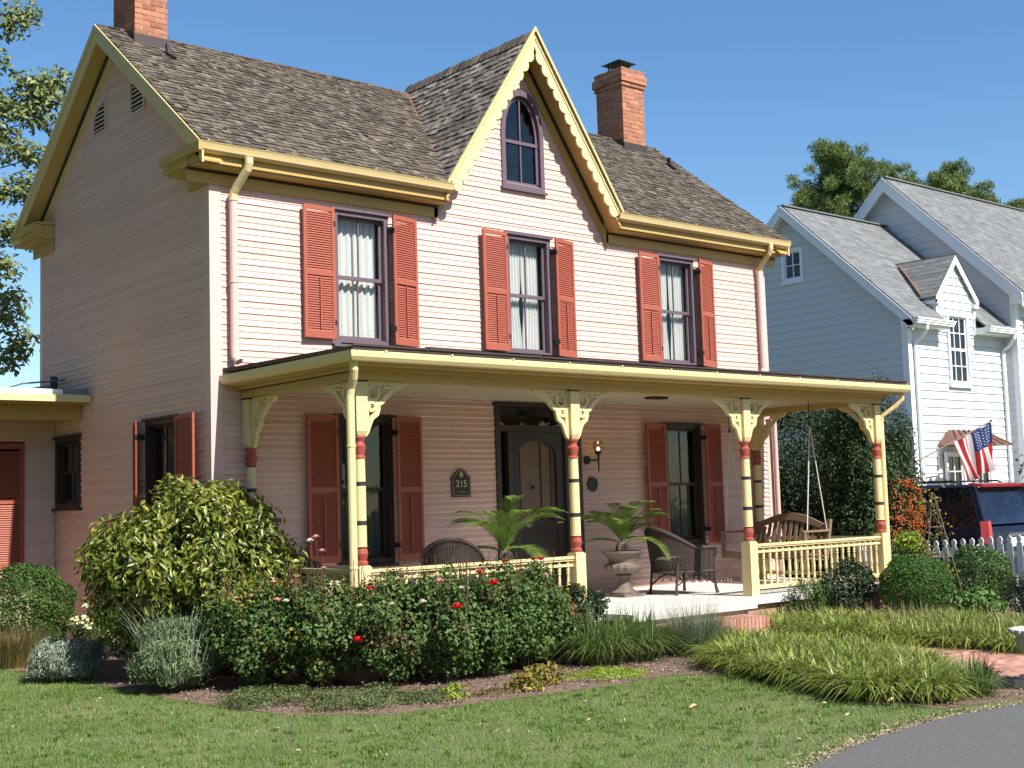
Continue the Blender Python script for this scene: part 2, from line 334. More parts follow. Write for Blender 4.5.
# thinner and shorter, drier patches by a smooth pattern
pat = np.sin(x*2.1+1.3*np.sin(y*1.7))*np.cos(y*2.6+x*.7)+.5*np.sin(x*7+y*5)*np.sin(y*6-x*2)+.35*np.sin(x*17+y*3)*np.sin(y*19-x*5)+np.clip((-y-6.6)*.55, 0, .8)
keep = rng.random(len(x)) < (.62-.22*pat)
dry = pat+rng.normal(size=len(x))*.7 > 1.3
x, y, dry = x[keep], y[keep], dry[keep]
jx = x+rng.normal(size=len(x))*.035; jy = y+rng.normal(size=len(x))*.035
Bp = np.stack([jx, jy, np.full(len(x), -.022)], 1); a = rng.uniform(0, 2*np.pi, len(x)); ln = np.stack([np.cos(a), np.sin(a)], 1)*rng.uniform(.2, 1.1, (len(x), 1))
H = rng.uniform(.018, .05, len(x))*(1+.35*np.sin(x*9+y*4)*np.sin(y*11-x*3))
GDRY = mat('dry_grass', (.34, .28, .13), .7, .15, island=.25, c2=(.22, .24, .08), trans=.2)
for nm, mk, mt_ in (('lawn_grass', ~dry, GRASSB), ('dry_lawn_grass', dry, GDRY)):
    tag(blades(nm, Bp[mk], H[mk], ln[mk], .0055, mt_, seg=1), 'short '+('green' if nm == 'lawn_grass' else 'dry tan')+' grass of the front lawn', 'grass', kind='stuff')
n = 1500; cx_, cy_ = sample(lawn, n); per = 18; x = np.repeat(cx_, per)+rng.normal(size=len(cx_)*per)*.025; y = np.repeat(cy_, per)+rng.normal(size=len(cx_)*per)*.025; m_ = len(x); a = rng.uniform(0, 6.28, m_)
tag(blades('coarse_grass_clumps', np.stack([x, y, np.full(m_, -.022)], 1), rng.uniform(.03, .06, m_), np.stack([np.cos(a), np.sin(a)], 1)*rng.uniform(.2, 1.2, (m_, 1)), .007, mat('coarse_grass', (.07, .16, .02), .5, .15, island=.3, c2=(.17, .26, .05), trans=.3), seg=2), 'darker coarse grass clumps dotted through the lawn', 'grass', kind='stuff')
n = 260; x, y = sample(lawn, n); n = len(x)
tag(leaves('lawn_litter', np.stack([x, y, rng.uniform(.0, .025, n)], 1), np.array([0, 0, 1])+rng.normal(size=(n, 3))*.5, .028, .45, mat('lawn_litter', (.45, .36, .22), .9, .2, island=.35, c2=(.26, .2, .1)), sizevar=.6), 'tiny dead leaf scraps scattered over the lawn', 'litter', kind='stuff')
# mulch chips and litter
x, y = sample(bedpoly[:15]+[(4.0, -3), (-1, 3)], 16000); n = len(x)
tag(leaves('mulch_chips', np.stack([x, y, rng.uniform(-.006, .012, n)], 1), np.array([0, 0, 1])+rng.normal(size=(n, 3))*.35, .03, .4, mat('mulch_chip', (.16, .10, .07), .9, .2, island=.4, c2=(.30, .22, .16))), 'brown bark chips strewn over the flower bed', 'mulch', kind='stuff')

# ============================================================ PINK HOUSE
W, D = 9.9, 5.1
ZE, YE, ZR, YR = 5.80, -.33, 8.0, 2.55
SL = (ZR-ZE)/(YR-YE)
XC, CS, ZC = 4.755, 1.50, 8.13     # cross gable centre, slope, ridge height
house = thing('pink_house', 'pale pink clapboard house with red shutters, yellow scalloped gable trim and a wide front porch', 'house', (W/2, D/2, 0))
def plank(b, fr, c0, c1, z, zt, lp, tail, zfull=None):
    """one weatherboard: back of the drip edge, bevelled nose, sloping face"""
    low = z < 3.08 and zt-z < .08
    q = min(.016 if low else .006, (zt-z)*.3); lp = lp*1.15 if low else lp*.78; k_ = .25 if low else .5
    b.faces([fr(c0, lp, z+q), fr(c1, lp, z+q), fr(c1, tail, zt+.001), fr(c0, tail, zt+.001), fr(c0, lp*k_, z), fr(c1, lp*k_, z), fr(c0, 0, z+.001), fr(c1, 0, z+.001)], [(0, 1, 2, 3), (4, 5, 1, 0), (6, 7, 5, 4)])
def siding(b, fr, z0, z1, e, urange, holes, lip=(.019, .012), tail=.002):
    k = 0; z = z0
    while z < z1-1e-4:
        zt = min(z+e, z1); u0, u1 = urange(z+e*.5)
        if u1-u0 > .02:
            segs = [(u0, u1)]; lp = lip[k % len(lip)]
            for a, c, hz0, hz1 in holes:
                if hz0 < zt-.004 and hz1 > z+.004:
                    ns = []
                    for s0, s1 in segs:
                        if c <= s0 or a >= s1: ns.append((s0, s1)); continue
                        if a > s0: ns.append((s0, a))
                        if c < s1: ns.append((c, s1))
                        m0, m1 = max(a, s0), min(c, s1)
                        if hz0 > z+.006: plank(b, fr, m0, m1, z, hz0, lp, lp*.6)
                        if hz1 < zt-.006: plank(b, fr, m0, m1, hz1, zt, lp*.6, tail)
                    segs = ns
            for s0, s1 in segs:
                cuts = [s0]; p = s0+random.uniform(1.5, 4.5)
                while p < s1-.6: cuts.append(p); p += random.uniform(2.5, 4.8)
                cuts.append(s1)
                for c0, c1 in zip(cuts[:-1], cuts[1:]): plank(b, fr, c0, c1, z, zt, lp+random.uniform(-.0012, .0012), tail)
        z += e; k += 1
HW = .405
wins_up = [(2.04, 3.70, 5.36), (4.79, 3.70, 5.37), (7.77, 3.70, 5.37)]
wins_lo = [(2.04, 1.03, 2.83), (7.77, 1.03, 2.83)]
DOOR = (4.11, 5.66, .41, 3.04)
GWH = (4.79-.33, 4.79+.33, 6.06, 7.2)
holes = [(c-HW+.03, c+HW-.03, a, d) for c, a, d in wins_up+wins_lo]+[(DOOR[0]+.03, DOOR[1]-.03, 0, DOOR[3]-.03)]
def fr_range(z):
    if z < 5.5: return (.12, W-.12)
    hw = (ZC-z)/CS-.02
    return (XC-hw, XC+hw)
gothic = lambda z: .34 if z < 6.76 else max(0, .34*math.sqrt(max(0, 1-((z-6.76)/.66)**1.7)))
def front_holes(z): pass
b = MB()
siding(b, FR, .1, 5.5, .0715, fr_range, holes)
# above the eave: gable rows need the pointed window cut row by row
z = 5.5; k = 0
while z < 8.0:
    u0, u1 = fr_range(z+.036)
    if u1-u0 > .03:
        h = gothic(z+.036) if 6.06 < z < 7.40 else 0
        segs = [(u0, XC-h+.02), (XC+h-.02, u1)] if h > .03 else [(u0, u1)]
        for s0, s1 in segs:
            if s1 > s0:
                lp = (.019, .011)[k % 2]
                plank(b, FR, s0, s1, z, z+.0715, lp, .002)
    z += .0715; k += 1
fw = b.build('front_wall', PINK, house)
def ga_range(z):
    if z < 5.72: return (.12, D-.12)
    hw = (8.0-z)/SL-.03
    return (YR-hw, YR+hw)
b = MB(); siding(b, GA, .1, 8.0, .0715, ga_range, [(.81, 1.63, 1.1, 2.83), (3.69, 4.47, 1.87, 2.77)])
b.build('gable_wall', PINK, house)
# other walls (right, back) plain clapboard, and a black inner shell standing in for unlit rooms
b = MB(); siding(b, lambda u, d, z: (W+d, u, z), .1, 8.0, .143, ga_range, []); siding(b, lambda u, d, z: (u, D+d, z), .1, 5.8, .143, lambda z: (0, W), [])
b.build('rear_wall', PINK, house)
b = MB(); b.box(.4, W-.4, .75, D-.3, .1, 5.3); b.build('dark_room_box', DARK, house)
b = MB()
for x0, x1, y0, y1 in ((0, .13, -.016, .0), (-.016, 0, -.016, .13), (W-.13, W, -.016, 0), (-.016, 0, D-.12, D+.01), (0, .01, 0, .01), (W, W+.016, -.016, .13)):
    b = MB(); b.box(x0, x1, y0, y1, .1, 5.52); b.build('corner_board', PINKTRIM, house)
b = MB(); b.box(-.02, W+.02, -.03, D+.02, -.02, .12); b.build('foundation', MORTAR, house)
# brick base strip under porch wall not visible

# ---- roofs
def shingles(b, O, u, s, nrm, L, e, rng_u, w0=.05, w1=.12, t=.02, over=1.6, jit=.017):
    O, u, s, nrm = V(O), V(u), V(s), V(nrm); k = 0; S = 0
    while S < L:
        lim = rng_u(S); 
        for u0, u1 in (lim if isinstance(lim, list) else [lim]):
            x = u0-random.uniform(0, .1)
            while x < u1:
                wd = random.uniform(w0, w1); a = max(x, u0); c = min(x+wd-.004, u1)
                if c-a > .015:
                    s0 = S+random.uniform(-jit, jit); s1 = min(S+e*over, L+.02); tt = t*random.uniform(.7, 1.5)
                    cu = random.uniform(-.006, .012) if random.random() < .3 and t > .01 else 0
                    p = lambda uu, ss, h: O+u*uu+s*ss+nrm*h
                    h1 = .003
                    b.faces([p(a, s0, 0), p(c, s0, 0), p(c, s0, tt+cu), p(a, s0, tt), p(c, s1, h1), p(a, s1, h1)], [(0, 1, 2, 3), (3, 2, 4, 5), (0, 3, 5), (1, 4, 2)])
                x += wd
        S += e; k += 1
sv = V((0, YR-YE, ZR-ZE)); LEN = sv.length; sv.normalize(); nv = V((0, -sv.z, sv.y))
def valley_dx(S):
    z = ZE+sv.z*S; return max(0, (ZC-.02-z)/CS)
XL, XR = -.27, W+.27
b = MB(); shingles(b, (0, YE-.02, ZE+.01), (1, 0, 0), sv, nv, LEN, .108, lambda S: [(XL, XC-valley_dx(S+.05)), (XC+valley_dx(S+.05), XR)])
# underlay, back slope
b.mi = 1
b.quad((XL, YE, ZE), (XC-1.55, YE, ZE), (XC-.09, YR, ZR), (XL, YR, ZR)); b.quad((XC+1.55, YE, ZE), (XR, YE, ZE), (XR, YR, ZR), (XC+.09, YR, ZR)); b.mi = 0
nb = V((0, sv.z, sv.y)); sb = V((0, -sv.y, sv.z))
shingles(b, (0, D+.35, ZE-.02), (1, 0, 0), sb, nb, LEN+.02, .15, lambda S: (XL, XR), w0=.12, w1=.25)
b.mi = 1; b.quad((XL, D+.33, ZE-.03), (XL, YR, ZR-.01), (XR, YR, ZR-.01), (XR, D+.33, ZE-.03)); b.mi = 0
for i in range(70):  # ridge boards
    x0 = XL+i*.149; b.box(x0, min(x0+.16, XR), YR-.06, YR+.06, ZR-.01+random.uniform(0, .008), ZR+.022+random.uniform(0, .01))
roof = b.build('roof', [WOODSH, TAR], house)
# cross gable roof
def cross(sign):
    b = MB(); sl = V((-sign, 0, CS)).normalized(); nn = V((sign*sl.z, 0, abs(sl.x)))
    zf = 5.80; dx0 = (ZC-zf)/CS; O = V((XC+sign*dx0, 0, zf)); LL = (ZC-zf)/sl.z
    def r(S):
        z = zf+sl.z*S+.02; return (-.36, min(YR+.02, YE+(z-ZE)/SL+.03))
    shingles(b, O, (0, 1, 0), sl, nn, LL, .115, r, w0=.08, w1=.17, t=.018)
    b.mi = 1; top = (XC, -.34, ZC); b.quad((O.x, -.34, zf), top, (XC, YR, ZC), (XC+sign*(ZC-ZR)/CS, YR, ZR), (O.x, YE, ZE-.02))
    return b.build('cross_gable_roof', [WOODSH2, TAR], house)
cross(-1); cross(1)
b = MB()
for i in range(25):
    y0 = -.37+i*.12; h = .05+random.uniform(0, .015)
    for s_ in (-1, 1):
        b.hexa([(XC, y0, ZC+.02), (XC+s_*.10, y0, ZC-.13), (XC+s_*.10, y0+.135, ZC-.13), (XC, y0+.135, ZC+.0), (XC, y0, ZC+h), (XC+s_*.11, y0, ZC-.11), (XC+s_*.11, y0+.135, ZC-.13), (XC, y0+.135, ZC+h-.025)])
b.build('ridge_cap', WOODSH, house)
b = MB()  # valley flashing
for s_ in (-1, 1):
    a = V((XC+s_*valley_dx(0), YE+.02, ZE+.035)); c = V((XC+s_*.08, YR, ZR+.05)); b.bar(a, c, .09, .012, up=(s_*.6, -.4, 1))
b.build('valley_flashing', COPPER, house)
# ---- cornice, gutters
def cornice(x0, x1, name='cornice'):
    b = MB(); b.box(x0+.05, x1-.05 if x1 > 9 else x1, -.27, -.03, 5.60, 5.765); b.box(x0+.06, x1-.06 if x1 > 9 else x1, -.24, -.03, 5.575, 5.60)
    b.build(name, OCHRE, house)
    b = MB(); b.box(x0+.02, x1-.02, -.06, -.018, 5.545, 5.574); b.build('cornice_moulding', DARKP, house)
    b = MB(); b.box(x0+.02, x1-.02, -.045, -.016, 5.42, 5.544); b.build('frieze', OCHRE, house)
    b = MB(); pr = [(-.30, 5.70), (-.335, 5.72), (-.35, 5.76), (-.352, 5.80), (-.36, 5.835), (-.385, 5.842), (-.385, 5.828), (-.37, 5.825), (-.30, 5.79)]
    pr = [(-.27, 5.70), (-.30, 5.69), (-.335, 5.695), (-.36, 5.72), (-.368, 5.75), (-.38, 5.785), (-.39, 5.80), (-.375, 5.808), (-.27, 5.785)]
    n = len(pr); vs = [(x0, y, z) for y, z in pr]+[(x1, y, z) for y, z in pr]
    b.faces(vs, [tuple(range(n)), tuple(range(2*n-1, n-1, -1))]+[(i, i+n, (i+1) % n+n, (i+1) % n) for i in range(n)])
    for i in range(int((x1-x0)/.75)+1):
        xx = x0+.1+i*.75
        if xx < x1: b.box(xx, xx+.015, -.395, -.30, 5.803, 5.818)
    b.build('gutter', GUT, house)
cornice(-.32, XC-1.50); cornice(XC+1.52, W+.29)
# gable returns
for y0, y1 in ((-.03, .58), (D-.5, D+.33)):
    b = MB(); b.box(-.285, -.016, y0, y1, 5.60, 5.79); b.box(-.326, -.286, y0 if y0 > 0 else -.385, y1+.02, 5.695, 5.80)
    b.box(-.24, -.016, y0+.02, y1-.04, 5.575, 5.60)
    b.hexa([(-.30, y0, 5.80), (-.02, y0, 5.80), (-.02, y1+.02, 5.80), (-.30, y1+.02, 5.80), (-.30, y0, 5.815), (-.02, y0, 5.87), (-.02, y1+.02, 5.87), (-.30, y1+.02, 5.815)])
    b.build('cornice_return', OCHRE, house)
    b = MB(); b.box(-.045, -.017, max(0, y0), y1-.12, 5.42, 5.572); b.build('frieze', OCHRE, house)
b = MB(); b.box(-.29, W+.27, D+.05, D+.38, 5.62, 5.80); b.build('rear_gutter', GUT, house)
# rakes of the left gable (and right)
for gx, sg in ((-.27, -1), (W+.27, 1)):
    for s_ in (-1, 1):
        ye = YE-.02 if s_ < 0 else D+.35
        pa = (ye, ZE-.01); pb = (YR, ZR+.02)
        sl = math.atan2(pb[1]-pa[1], abs(pb[0]-pa[0])); dz = .175/math.cos(sl)
        b = MB(); fr = lambda a, d, c: (gx+sg*d, a, c)
        b.prism(fr, [pa, pb, (pb[0], pb[1]-dz), (pa[0], pa[1]-dz)], -.025, 0)
        b.prism(fr, [(pa[0], pa[1]+.012), (pb[0], pb[1]+.012), (pb[0], pb[1]-.06), (pa[0], pa[1]-.06)], 0, .022)
        b.build('barge_board', CREAM if sg > 0 else GUT, house)
        b = MB(); d2 = .16/math.cos(sl)   # soffit under the rake
        xi = -.01 if sg < 0 else W+.01; xo = gx-sg*.02
        vs = [(xo, pa[0], pa[1]-d2), (xi, pa[0], pa[1]-d2), (xi, pb[0], pb[1]-d2), (xo, pb[0], pb[1]-d2)]
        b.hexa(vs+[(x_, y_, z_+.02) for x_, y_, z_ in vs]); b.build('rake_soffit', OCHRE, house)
        b = MB(); ww = -.004 if sg < 0 else W+.004
        fr = lambda a, d, c: (ww+sg*d, a, c)
        off = d2+.01; k_ = .14/math.cos(sl); inn = .30
        y_i = pa[0]+(inn if s_ < 0 else -inn); z_i = pa[1]+inn*math.tan(sl)
        b.prism(fr, [(y_i, z_i-off), (pb[0], pb[1]-off), (pb[0], pb[1]-off-k_), (y_i, z_i-off-k_)], .0, .035); b.build('rake_frieze', GUT, house)
        b = MB(); b.prism(fr, [(y_i, z_i-off-.0), (pb[0], pb[1]-off), (pb[0], pb[1]-off-.05), (y_i, z_i-off-.05)], .037, .06); b.build('rake_moulding', DARKP, house)
# scalloped bargeboard on the cross gable
for s_ in (-1, 1):
    y0 = .345  # out distance
    apex = V((0, ZC+.06)); foot = V((s_*1.58, ZC+.06-1.58*CS)); dr = (foot-apex).normalized(); Ln = (foot-apex).length
    nin = V((-dr.y*0, 0)); nin = V((dr.y, -dr.x)) if s_ > 0 else V((-dr.y, dr.x))
    if nin.y > 0: nin = -nin
    N = 14; outer = [apex, foot]; inner = []
    St = .20/abs(dr.x)*.0
    for i in range(N*8+1):
        t = i/(N*8); s0 = .30+(Ln-.30)*t; ph = (t*N) % 1
        o_ = .165+.055*math.sin(math.pi*min(ph, .999))**.7
        inner.append(apex+dr*s0+nin*o_)
    # apex mitre: start at centre line
    poly = [apex, foot, foot+nin*.165]+inner[::-1]
    mid = V((0, (apex+dr*.30+nin*.165).y+.06)); poly = [(XC+p.x, p.y) for p in poly]+[(XC, inner[0].y+.10)]
    b = MB(); b.prism(FR, poly, y0-.03, y0); b.build('scalloped_barge_board', CREAM, house)
    b = MB(); q = [apex+V((0, .03)), foot+V((s_*.02, .0))]
    a1 = q[0]; a2 = q[1]
    b.prism(FR, [(XC+a1.x, a1.y), (XC+a2.x, a2.y), (XC+(a2+nin*.035).x, (a2+nin*.035).y), (XC, a1.y-.035/abs(dr.x)*1.0)], y0, y0+.035)
    a3 = foot+nin*.055; ap3 = (XC, apex.y-.055/abs(dr.x)); a4 = foot+nin*.075; ap4 = (XC, apex.y-.075/abs(dr.x))
    b.prism(FR, [ap3, (XC+a3.x, a3.y), (XC+a4.x, a4.y), ap4], y0, y0+.012)
    b.build('barge_moulding', GUT, house)
    # sloping soffit and the wall frieze below it
    b = MB(); h = .10/abs(dr.x); h2 = .13/abs(dr.x)
    b.prism(FR, [(XC, apex.y-h), (XC+foot.x, foot.y-h), (XC+foot.x, foot.y-h2), (XC, apex.y-h2)], .02, y0-.031); b.build('gable_soffit', OCHRE, house)
    b = MB(); h = .15/abs(dr.x); h2 = .27/abs(dr.x); f2 = foot.copy()
    b.prism(FR, [(XC, apex.y-h), (XC+f2.x, f2.y-h+.0), (XC+f2.x, f2.y-h2+.02), (XC, apex.y-h2)], .016, .045); b.build('gable_frieze', OCHRE, house)
    b = MB(); h = .135/abs(dr.x); h2 = .17/abs(dr.x); f2 = apex+(foot-apex)*.93
    b.prism(FR, [(XC, apex.y-h), (XC+f2.x, f2.y-h+.0), (XC+f2.x, f2.y-h2), (XC, apex.y-h2)], .047, .07); b.build('gable_moulding', DARKP, house)

# ---- chimneys
def brickstack(b, x0, x1, y0, y1, z0, z1, course=.073, bl=.205):
    b.mi = 1; b.box(x0+.006, x1-.006, y0+.006, y1-.006, z0, z1-.004); b.mi = 0; z = z0; r = 0
    while z < z1-.02:
        zt = min(z+course-.011, z1)
        for side in range(4):
            L0, L1 = ((x0, x1), (y0, y1), (x0, x1), (y0, y1))[side]
            p = L0+(bl/2 if (r+side) % 2 else 0); segs = []
            if p > L0: segs.append((L0, p-.01))
            while p < L1: segs.append((p, min(p+bl-.01, L1))); p += bl
            for a, c in segs:
                if c-a < .02: continue
                j = random.uniform(-.002, .003)
                if side == 0: b.box(a, c, y0-j, y0+.02, z, zt)
                elif side == 2: b.box(a, c, y1-.02, y1+j, z, zt)
                elif side == 1: b.box(x1-.02, x1+j, a+.001, c, z, zt)
                else: b.box(x0-j, x0+.02, a+.001, c, z, zt)
        z += course; r += 1
def chimney(x0, x1, y0, y1, top, cap):
    b = MB(); brickstack(b, x0, x1, y0, y1, 7.6, top-.32)
    brickstack(b, x0-.025, x1+.025, y0-.025, y1+.025, top-.32, top-.25); brickstack(b, x0-.05, x1+.05, y0-.05, y1+.05, top-.25, top-.10); brickstack(b, x0-.02, x1+.02, y0-.02, y1+.02, top-.10, top)
    c = b.build('chimney', [BRICK, MORTAR], house)
    b = MB(); b.box(x0-.02, x1+.02, y0-.025, y0, 7.5, 7.90); b.box(x0-.02, x1+.02, y1, y1+.02, 7.5, 7.97)
    for xs in ((x0-.02, x0), (x1, x1+.02)):
        b.hexa([(xs[0], y0, 7.6), (xs[1], y0, 7.6), (xs[1], y1, 7.6), (xs[0], y1, 7.6), (xs[0], y0, 7.94), (xs[1], y0, 7.94), (xs[1], y1, 8.08), (xs[0], y1, 8.08)])
    b.build('chimney_flashing', LEAD, c)
    if cap:
        b = MB(); cx, cy = (x0+x1)/2, (y0+y1)/2; b.box(cx-.16, cx+.16, cy-.16, cy+.16, top, top+.05)
        for dx in (-.13, .13):
            for dy in (-.13, .13): b.box(cx+dx-.008, cx+dx+.008, cy+dy-.008, cy+dy+.008, top+.05, top+.17)
        for k in range(12):
            for dx, dy in ((-.13+k*.0236, -.13), (-.13+k*.0236, .13), (-.13, -.13+k*.0236), (.13, -.13+k*.0236)): b.box(cx+dx-.002, cx+dx+.002, cy+dy-.002, cy+dy+.002, top+.05, top+.16)
        z = top+.17; vs = [(cx-.23, cy-.23, z), (cx+.23, cy-.23, z), (cx+.23, cy+.23, z), (cx-.23, cy+.23, z), (cx, cy, z+.09)]
        b.faces(vs, [(0, 3, 2, 1), (0, 1, 4), (1, 2, 4), (2, 3, 4), (3, 0, 4)]); b.build('chimney_cap', IRON, c)
chimney(9.08, 9.62, 2.22, 2.86, 9.24, True)
chimney(.12, .57, 2.22, 2.88, 9.25, False)
b = MB(); b.bar((.47, 1.98, 7.62), (.47, 2.0, 7.76), .05, .05, up=(0, 1, 0)); b.bar((.47, 1.98, 7.62), (.49, 1.86, 7.54), .07, .04); b.build('roof_hook', IRON, house)
b = MB(); b.bar((9.75, 1.8, 7.45), (9.75, 1.8, 7.62), .05, .05); b.bar((9.75, 1.8, 7.5), (9.75, 1.68, 7.4), .07, .04); b.build('roof_hook', IRON, house)

# ---- windows
def curtain(fr, u0, u1, d, z0, z1, waves, amp, split=0, swag=0, material=CURT, parent=None):
    b = MB(); n = 60; rows = 14
    for part in ([(u0, (u0+u1)/2-.01), ((u0+u1)/2+.01, u1)] if split else [(u0, u1)]):
        for j in range(rows):
            pass
        grid = []
        for j in range(rows+1):
            t = j/rows; z = z0+(z1-z0)*t; row = []
            for i in range(n+1):
                s = i/n; a, c = part
                if split:
                    pinch = swag*math.exp(-((t-.38)/.16)**2)
                    if a == u0: c2 = c-pinch*(c-a); uu = a+(c2-a)*s
                    else: a2 = a+pinch*(c-a); uu = a2+(c-a2)*s
                else: uu = a+(c-a)*s
                row.append(fr(uu, d+amp*math.sin(s*waves*math.pi*2+.6*math.sin(t*3)+a*9), z))
            grid.append(row)
        for j in range(rows):
            for i in range(n): b.quad(grid[j][i], grid[j][i+1], grid[j+1][i+1], grid[j+1][i])
    return b.build('curtain', material, parent, smooth=True)
def window(fr, c, z0, z1, hw, paint, pane_m, curt, parent, vbars=1, sill=True, lower_bars=True):
    """sash window: casing > sash, pane, curtain, sill"""
    b = MB(); cw = .062
    b.fbox(fr, c-hw, c-hw+cw, -.10, .032, z0+.05, z1-.03); b.fbox(fr, c+hw-cw, c+hw, -.10, .032, z0+.05, z1-.03)
    b.fbox(fr, c-hw+cw, c+hw-cw, -.10, .032, z1-.085, z1-.03); b.fbox(fr, c-hw-.03, c+hw+.03, -.02, .065, z1-.029, z1); b.fbox(fr, c-hw+.0, c+hw-.0, -.10, .03, z0-.02, z0+.049)
    cas = b.build('window', paint, parent)
    if sill: b = MB(); b.fbox(fr, c-hw-.03, c+hw+.03, -.05, .07, z0-.055, z0-.021); b.build('sill', paint, cas)
    i0, i1 = c-hw+cw, c+hw-cw; zb, zt = z0+.05, z1-.086; zm = (zb+zt)/2; sw = .036
    b = MB()
    for a0, a1, dd in ((zm-.02, zt, -.035), (zb, zm+.02, -.062)):
        b.fbox(fr, i0, i0+sw, dd-.025, dd, a0, a1); b.fbox(fr, i1-sw, i1, dd-.025, dd, a0, a1)
        b.fbox(fr, i0+sw, i1-sw, dd-.025, dd, a1-sw, a1); b.fbox(fr, i0+sw, i1-sw, dd-.025, dd, a0, a0+sw+.01)
        for k in range(vbars):
            u = i0+(i1-i0)*(k+1)/(vbars+1); b.fbox(fr, u-.009, u+.009, dd-.022, dd-.003, a0+sw+.01, a1-sw)
    b.build('sash', paint, cas)
    b = MB()
    for a0, a1, dd in ((zm-.02, zt, -.048), (zb, zm+.02, -.076)): b.quad(*[fr(u_, dd, z_) for u_, z_ in ((i0+.01, a0+.01), (i1-.01, a0+.01), (i1-.01, a1-.01), (i0+.01, a1-.01))][::(1 if fr is FR else -1)])
    b.build('pane', pane_m, cas)
    b = MB()   # reveal so one cannot look past the frame; black stands in for unlit room
    for (a, c_) in ((i0-.02, i0-.0), (i1, i1+.02)): b.fbox(fr, a, c_, -.45, -.101, zb, zt)
    b.fbox(fr, i0, i1, -.45, -.101, zt, zt+.02); b.fbox(fr, i0, i1, -.45, -.101, zb-.02, zb); b.fbox(fr, i0, i1, -.47, -.45, zb, zt); b.build('dark_backing', DARK, cas)
    if curt == 'sheer': curtain(fr, i0, i1, -.16, zb, zt, 7, .018, parent=cas)
    elif curt == 'swag': curtain(fr, i0, i1, -.16, zb, zt, 6, .016, 1, .10, parent=cas)
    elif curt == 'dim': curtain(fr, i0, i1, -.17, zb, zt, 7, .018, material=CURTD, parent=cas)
    return cas
LP = []
def shutter(fr, u0, u1, d, z0, z1, hinge='r', ang=0, bar=True):
    """louvred shutter in frame fr, swung by ang about its window-side edge"""
    wd = u1-u0; o = (u1 if hinge == 'r' else u0)
    def f(u, dd, z):
        s = (u-o); ca, sa = math.cos(ang), math.sin(ang)
        du = s*ca; out = abs(s)*sa
        return fr(o+du+(dd*sa if s < 0 else -dd*sa)*0, d+out+dd, z)
    b = MB(); st = .045; t = .028
    b.fbox(f, u0, u0+st, 0, t, z0, z1); b.fbox(f, u1-st, u1, 0, t, z0, z1)
    zm = z0+(z1-z0)*.49
    for a, c in ((z0, z0+.085), (zm-.032, zm+.032), (z1-.055, z1)): b.fbox(f, u0+st, u1-st, .001, t-.001, a, c)
    for a, c in ((z0+.085, zm-.032), (zm+.032, z1-.055)):
        k = a+.012
        while k < c-.012:
            b.hexa([f(u0+st, t-.003, k-.012), f(u1-st, t-.003, k-.012), f(u1-st, t-.009, k-.014), f(u0+st, t-.009, k-.014), f(u0+st, .010, k+.014), f(u1-st, .010, k+.014), f(u1-st, .003, k+.012), f(u0+st, .003, k+.012)])
            k += .029
    s = b.build('shutter', REDP, house)
    b = MB(); um = (u0+u1)/2; b.fbox(f, um-.008, um+.008, t, t+.012, z0+.11, zm-.05); b.build('tilt_bar', REDP, s)
    b = MB()
    hu = u1-.008 if hinge == 'r' else u0+.008
    for zz in (z0+.2, z1-.2): b = MB(); b.fbox(fr, hu-.012, hu+.012, .033, d+.034, zz-.03, zz+.03); b.build('hinge', IRON, s)
for i, (c, a, z) in enumerate(wins_up):
    window(FR, c, a, z, HW, MAUVE, GLASS, ('sheer', 'swag', 'swag')[i], house)
    shutter(FR, c-HW-.455, c-HW-.005, .05, a+.03, z-.02, 'r', math.radians((2, 4, 3)[i]))
    shutter(FR, c+HW-.01, c+HW+.44, .14, a-.0, z-.02, 'l', math.radians((-13, -14, -14)[i]))
for i, (c, a, z) in enumerate(wins_lo):
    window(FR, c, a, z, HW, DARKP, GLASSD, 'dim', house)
    shutter(FR, c-HW-.455, c-HW-.005, .05, a+.03, z-.02, 'r', math.radians((3, 4)[i]))
    shutter(FR, c+HW-.01, c+HW+.44, .12, a-.0, z-.02, 'l', math.radians(-11))
# gable side windows
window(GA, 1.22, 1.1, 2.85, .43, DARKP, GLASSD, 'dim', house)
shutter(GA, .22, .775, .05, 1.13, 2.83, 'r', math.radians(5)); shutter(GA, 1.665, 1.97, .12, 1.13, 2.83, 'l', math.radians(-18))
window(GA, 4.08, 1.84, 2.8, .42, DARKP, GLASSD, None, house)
# pointed attic window
def gothic_pts(hw, z0, zs, zt, n=10):
    pts = [(XC-hw, z0), (XC+hw, z0)]
    R_side = [(XC+hw*(1-(t)**1.9), zs+(zt-zs)*t) for t in [i/n for i in range(n+1)]]
    L_side = [(2*XC-u, z) for u, z in reversed(R_side[:-1])]
    return pts, R_side, L_side
def ring(b, A, Bq, d0, d1):
    n = len(A)
    for i in range(n-1): b.prism(FR, [A[i], A[i+1], Bq[i+1], Bq[i]], d0, d1)
def gpath(hw, z0, zs, zt, n=12):
    r = [(XC+hw, z0)]+[(XC+hw*math.cos(t*math.pi/2*.999)**.8, zs+(zt-zs)*(math.sin(t*math.pi/2)**1.15)) for t in [i/n for i in range(n+1)]]
    return r+[(2*XC-u, z) for u, z in reversed(r)]
zs = 6.74
b = MB(); ring(b, gpath(.385, 6.06, zs, 7.41), gpath(.315, 6.06, zs, 7.32), -.06, .035); b.fbox(FR, XC-.385, XC+.385, -.06, .034, 6.0, 6.059); b.fbox(FR, XC-.41, XC+.41, -.03, .06, 5.965, 5.999)
gw = b.build('attic_window', MAUVE, house)
